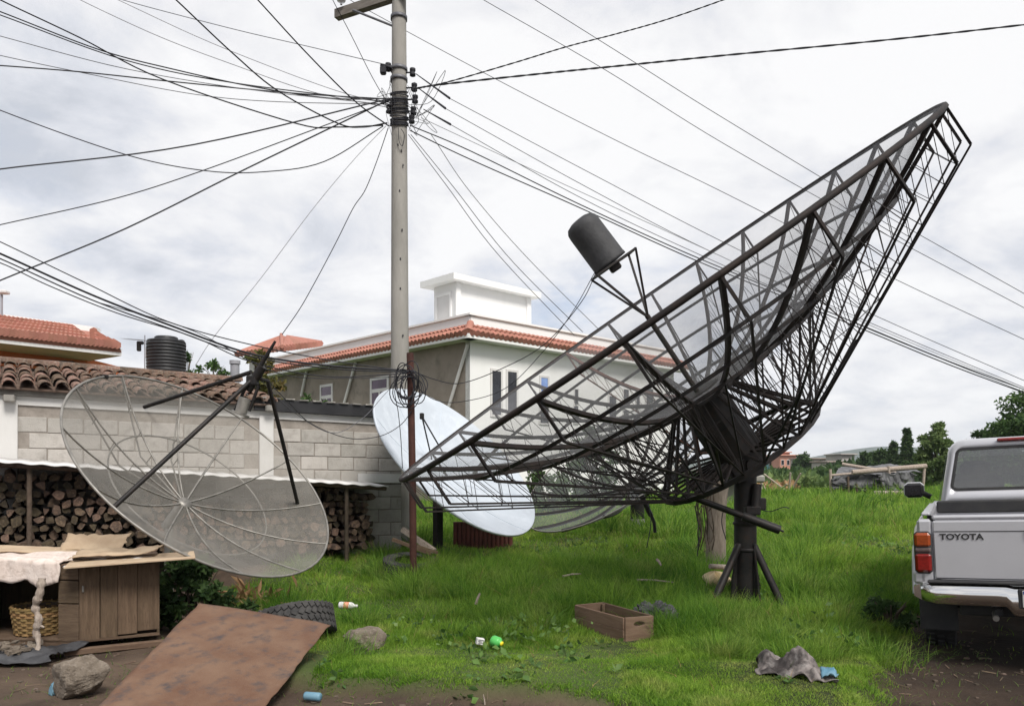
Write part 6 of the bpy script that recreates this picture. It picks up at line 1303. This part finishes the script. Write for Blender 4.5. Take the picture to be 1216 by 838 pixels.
# brick coloured house seen under the truss of the big dish
house('brick_house', 'low terracotta house glimpsed between the truss bars left of the pedestal', 735, 800, 548, 34, 1, mat('terracotta_wall', (.38, .17, .11), (.45, .22, .15), 1, .9), 1, M['rtile'], 5, 3, 590)
house('grey_shed', 'low grey shed glimpsed beside the wooden post under the dish', 862, 890, 573, 22, 1, M['conc'], 1, M['galv'], 2, 1, 592)
# tarpaulin shelter
SD = 30; P_ = P; P = lambda x, y, D: P_(x, 552+(y-552)*1.22, D); stn = thing('tarp_shelter', 'ramshackle field shelter roofed with torn black tarpaulin on poles', 'shelter', P(1030, 582, SD))
def tq(pts, D, seed, mt='tarp', nm='tarp'):
    a, b, c, d = [P(x, y, D+dd) for x, y, dd in pts]; f = MB()
    nf = lambda u, v: abs(float(vnoise(u*5+v*2, v*4-u, 1, seed))-.5)*.55+abs(float(vnoise(u*11-v*3, v*7+u*2, 1, seed+1))-.5)*.25
    f.sheet(lambda u, v: a.lerp(b, u).lerp(d.lerp(c, u), v)+V3((0, -nf(u, v)*.8, -nf(u, v)*.55-.2*math.sin(math.pi*u)*math.sin(math.pi*v))), 26, 12, .03, 0, False); f.build(nm, M[mt], stn)
TG = mat('faded_tarp', (.13, .13, .135), (.07, .07, .073), 2, .6, 0, .4, 8); M['tarpg'] = TG
tq([(988, 563, 0), (1092, 556, .5), (1068, 550, 4), (998, 551, 4)], SD, 3, 'tarpg')
tq([(986, 562, 0), (1060, 557, 0), (1072, 574, 0), (987, 573, 0)], SD, 7)
tq([(1040, 559, -.5), (1085, 557, -.5), (1083, 577, -.4), (1052, 579, -.4)], SD, 9, 'tarpg')
tq([(1010, 553, 3), (1080, 553, 3.5), (1074, 562, 1), (1000, 562, 1)], SD, 12, 'tarpg')
for (a, b, r) in (((987, 585, 0), (986, 556, 0), .06), ((1008, 585, -.2), (1007, 563, -.2), .05), ((1018, 585, -.2), (1017, 570, -.2), .05), ((1040, 584, -.2), (1038, 570, -.2), .05), ((1059, 588, -.4), (1055, 553, -.4), .06), ((1096, 575, -.4), (1098, 553, -.4), .06), ((1070, 583, -.3), (1070, 560, -.3), .05)):
    f = MB(); f.tube([P(a[0], a[1], SD+a[2]), P(b[0], b[1], SD+b[2])], r, 6); f.build('pole', M['stick'] if r > .055 else M['bark'], stn)
for (a, b, r) in (((1012, 559, -.3), (1100, 553, -.4), .10), ((1000, 551, 2), (1065, 560, 1), .07), ((986, 562, 0), (1060, 557, 0), .05)):
    f = MB(); f.tube([P(a[0], a[1], SD+a[2]), P(b[0], b[1], SD+b[2])], r, 6); f.build('rafter', M['stick'], stn)
f = MB(); f.bbox(P(1058, 584, SD-1), (1.4, .3, .55), .05); tag(f.build('pale_crate', M['stick'], None, P(1058, 590, SD-1)), 'pale boards stacked at the foot of the tarpaulin shelter', 'boards')
P = P_
# brush, corn and hedges
def mass(name, label, boxes, matr, ls, seed, cat='bushes'):
    pts = []
    rg = np.random.default_rng(seed)
    for (px0, px1, py0, py1, D0, D1, n_) in boxes:
        px = rg.uniform(px0, px1, n_); D = rg.uniform(D0, D1, n_); tp_ = py0+(py1-py0)*.5*vnoise(px*.12, D*.2, 1, seed); py = tp_+(py1-tp_)*rg.uniform(0, 1, n_)**.8
        pts.append(np.stack([(px-608)/900*D, D, 1.5+(555-py)/900*D], 1))
    pts = np.concatenate(pts); V, F = leaves(pts, ls*rg.uniform(.6, 1.3, len(pts)), seed, .2, .5); o = npmesh(name, V, F, matr); tag(o, label, cat, None, 'stuff')
mass('scrub', 'mass of mid green scrub between the field and the far houses', [(890, 990, 556, 575, 60, 90, 5200), (700, 900, 556, 585, 55, 80, 4500)], M['leaf'], .75, 21)
mass('maize_patch', 'pale leaved maize and banana patch at the end of the field', [(896, 985, 561, 586, 38, 46, 2600)], M['leafl'], .5, 22, 'crops')
mass('dry_brush', 'dry brown brush and canes along the end of the grass', [(896, 945, 574, 587, 34, 38, 600), (1000, 1050, 576, 586, 31.5, 33, 350)], M['dry'], .4, 23, 'brush')
mass('tree_belt', 'dark wooded belt along the skyline behind the pickup', [(1020, 1300, 540, 570, 90, 130, 9000), (560, 760, 545, 575, 60, 90, 4000), (985, 1040, 548, 566, 100, 120, 1200)], M['leaf'], 1.3, 24, 'woodland')
f = MB()
for k in range(6): a = P(905+random.uniform(0, 35), 583, 32+random.uniform(-1, 1)); f.tube([a, a+V3((random.uniform(-1.2, 1.2), random.uniform(-.5, .5), random.uniform(.3, .8)))], .04, 5)
tag(f.build('cane_heap', M['stick'], None, P(920, 583, 32)), 'heap of pale dry canes at the far end of the grass by the pedestal', 'canes')
def tr(lb, px, py_top, py_base, D, radpx, matr, seed, shape='round', n=45, nl=70, ls=.3, bare=.2, nm='tree'):
    nl = int(nl*1.7); ls = ls*.7; n = int(n*1.2)
    b = P(px, py_base, D); h = (py_base-py_top)/900*D; b.z -= .5; tree(nm, lb, b, h+.5, radpx/900*D, matr, seed, n, nl, ls, shape, .02*h+.05, 'trees behind the field', bare=bare)
tr('dark conical cypress on the skyline left of the pickup cab', 1078, 511, 572, 75, 10, M['leaf'], 31, 'cone', 60, 60, .55, .05, 'cypress_tree')
tr('second lower dark cypress on the skyline left of the tallest cypress', 1062, 524, 572, 80, 10, M['leaf'], 32, 'cone', 45, 60, .55, .05, 'cypress_tree')
tr('dark round tree on the skyline near the cypresses', 1046, 534, 572, 85, 9, M['leaf'], 33, 'round', 40, 60, .6, .1)
tr('dark tree on the skyline above the far end of the shelter', 1030, 536, 570, 90, 10, M['leaf'], 34, 'round', 30, 60, .6, .1)
tr('light green feathery tree just left of the pickup cab', 1111, 504, 586, 42, 18, M['leafl'], 35, 'round', 60, 80, .34, .05, 'feathery_tree')
tr('dark tree between the feathery tree and the pickup roof', 1150, 524, 580, 60, 14, M['leafm'], 36, 'round', 40, 70, .5, .1)
tr('tall dense tree rising behind the pickup roof at the right edge', 1222, 470, 590, 34, 46, M['leafm'], 37, 'round', 80, 110, .3, .1)
tr('small tree sprig behind the pickup roof left of the dense tree', 1168, 507, 580, 40, 14, M['leaf'], 38, 'round', 24, 60, .3, .2)
tr('round dark tree on the skyline right of the pink house', 954, 540, 566, 120, 10, M['leaf'], 39, 'round', 30, 60, .8, .05)
tr('lone dark tree on the skyline between distant houses', 977, 545, 566, 130, 7, M['leaf'], 40, 'round', 22, 50, .8, .05)
tr('bushy tree at the foot of the white house, seen through the mesh', 705, 505, 600, 21, 26, M['leaf'], 41, 'round', 40, 60, .17, .1)
tr('low round tree at the foot of the white house, behind the dishes', 650, 560, 605, 19, 30, M['leafm'], 42, 'round', 36, 60, .15, .1)
# ---------------------------------------------------------------- air
hz_ = MB(); hz_.box((0, 1200, 37), (5600, 3200, 86))
hm = bpy.data.materials.new('haze_air'); hm.use_nodes = True; n = hm.node_tree.nodes; n.remove(n['Principled BSDF'])
pv = n.new('ShaderNodeVolumePrincipled'); pv.inputs['Color'].default_value = (.8, .86, .95, 1); pv.inputs['Density'].default_value = .00022; hm.node_tree.links.new(pv.outputs[0], n['Material Output'].inputs['Volume'])
ho = hz_.build('haze', hm); ho['kind'] = 'stuff'; tag(ho, 'thin pale haze over the valley toward the far hills', 'haze', None, 'stuff')
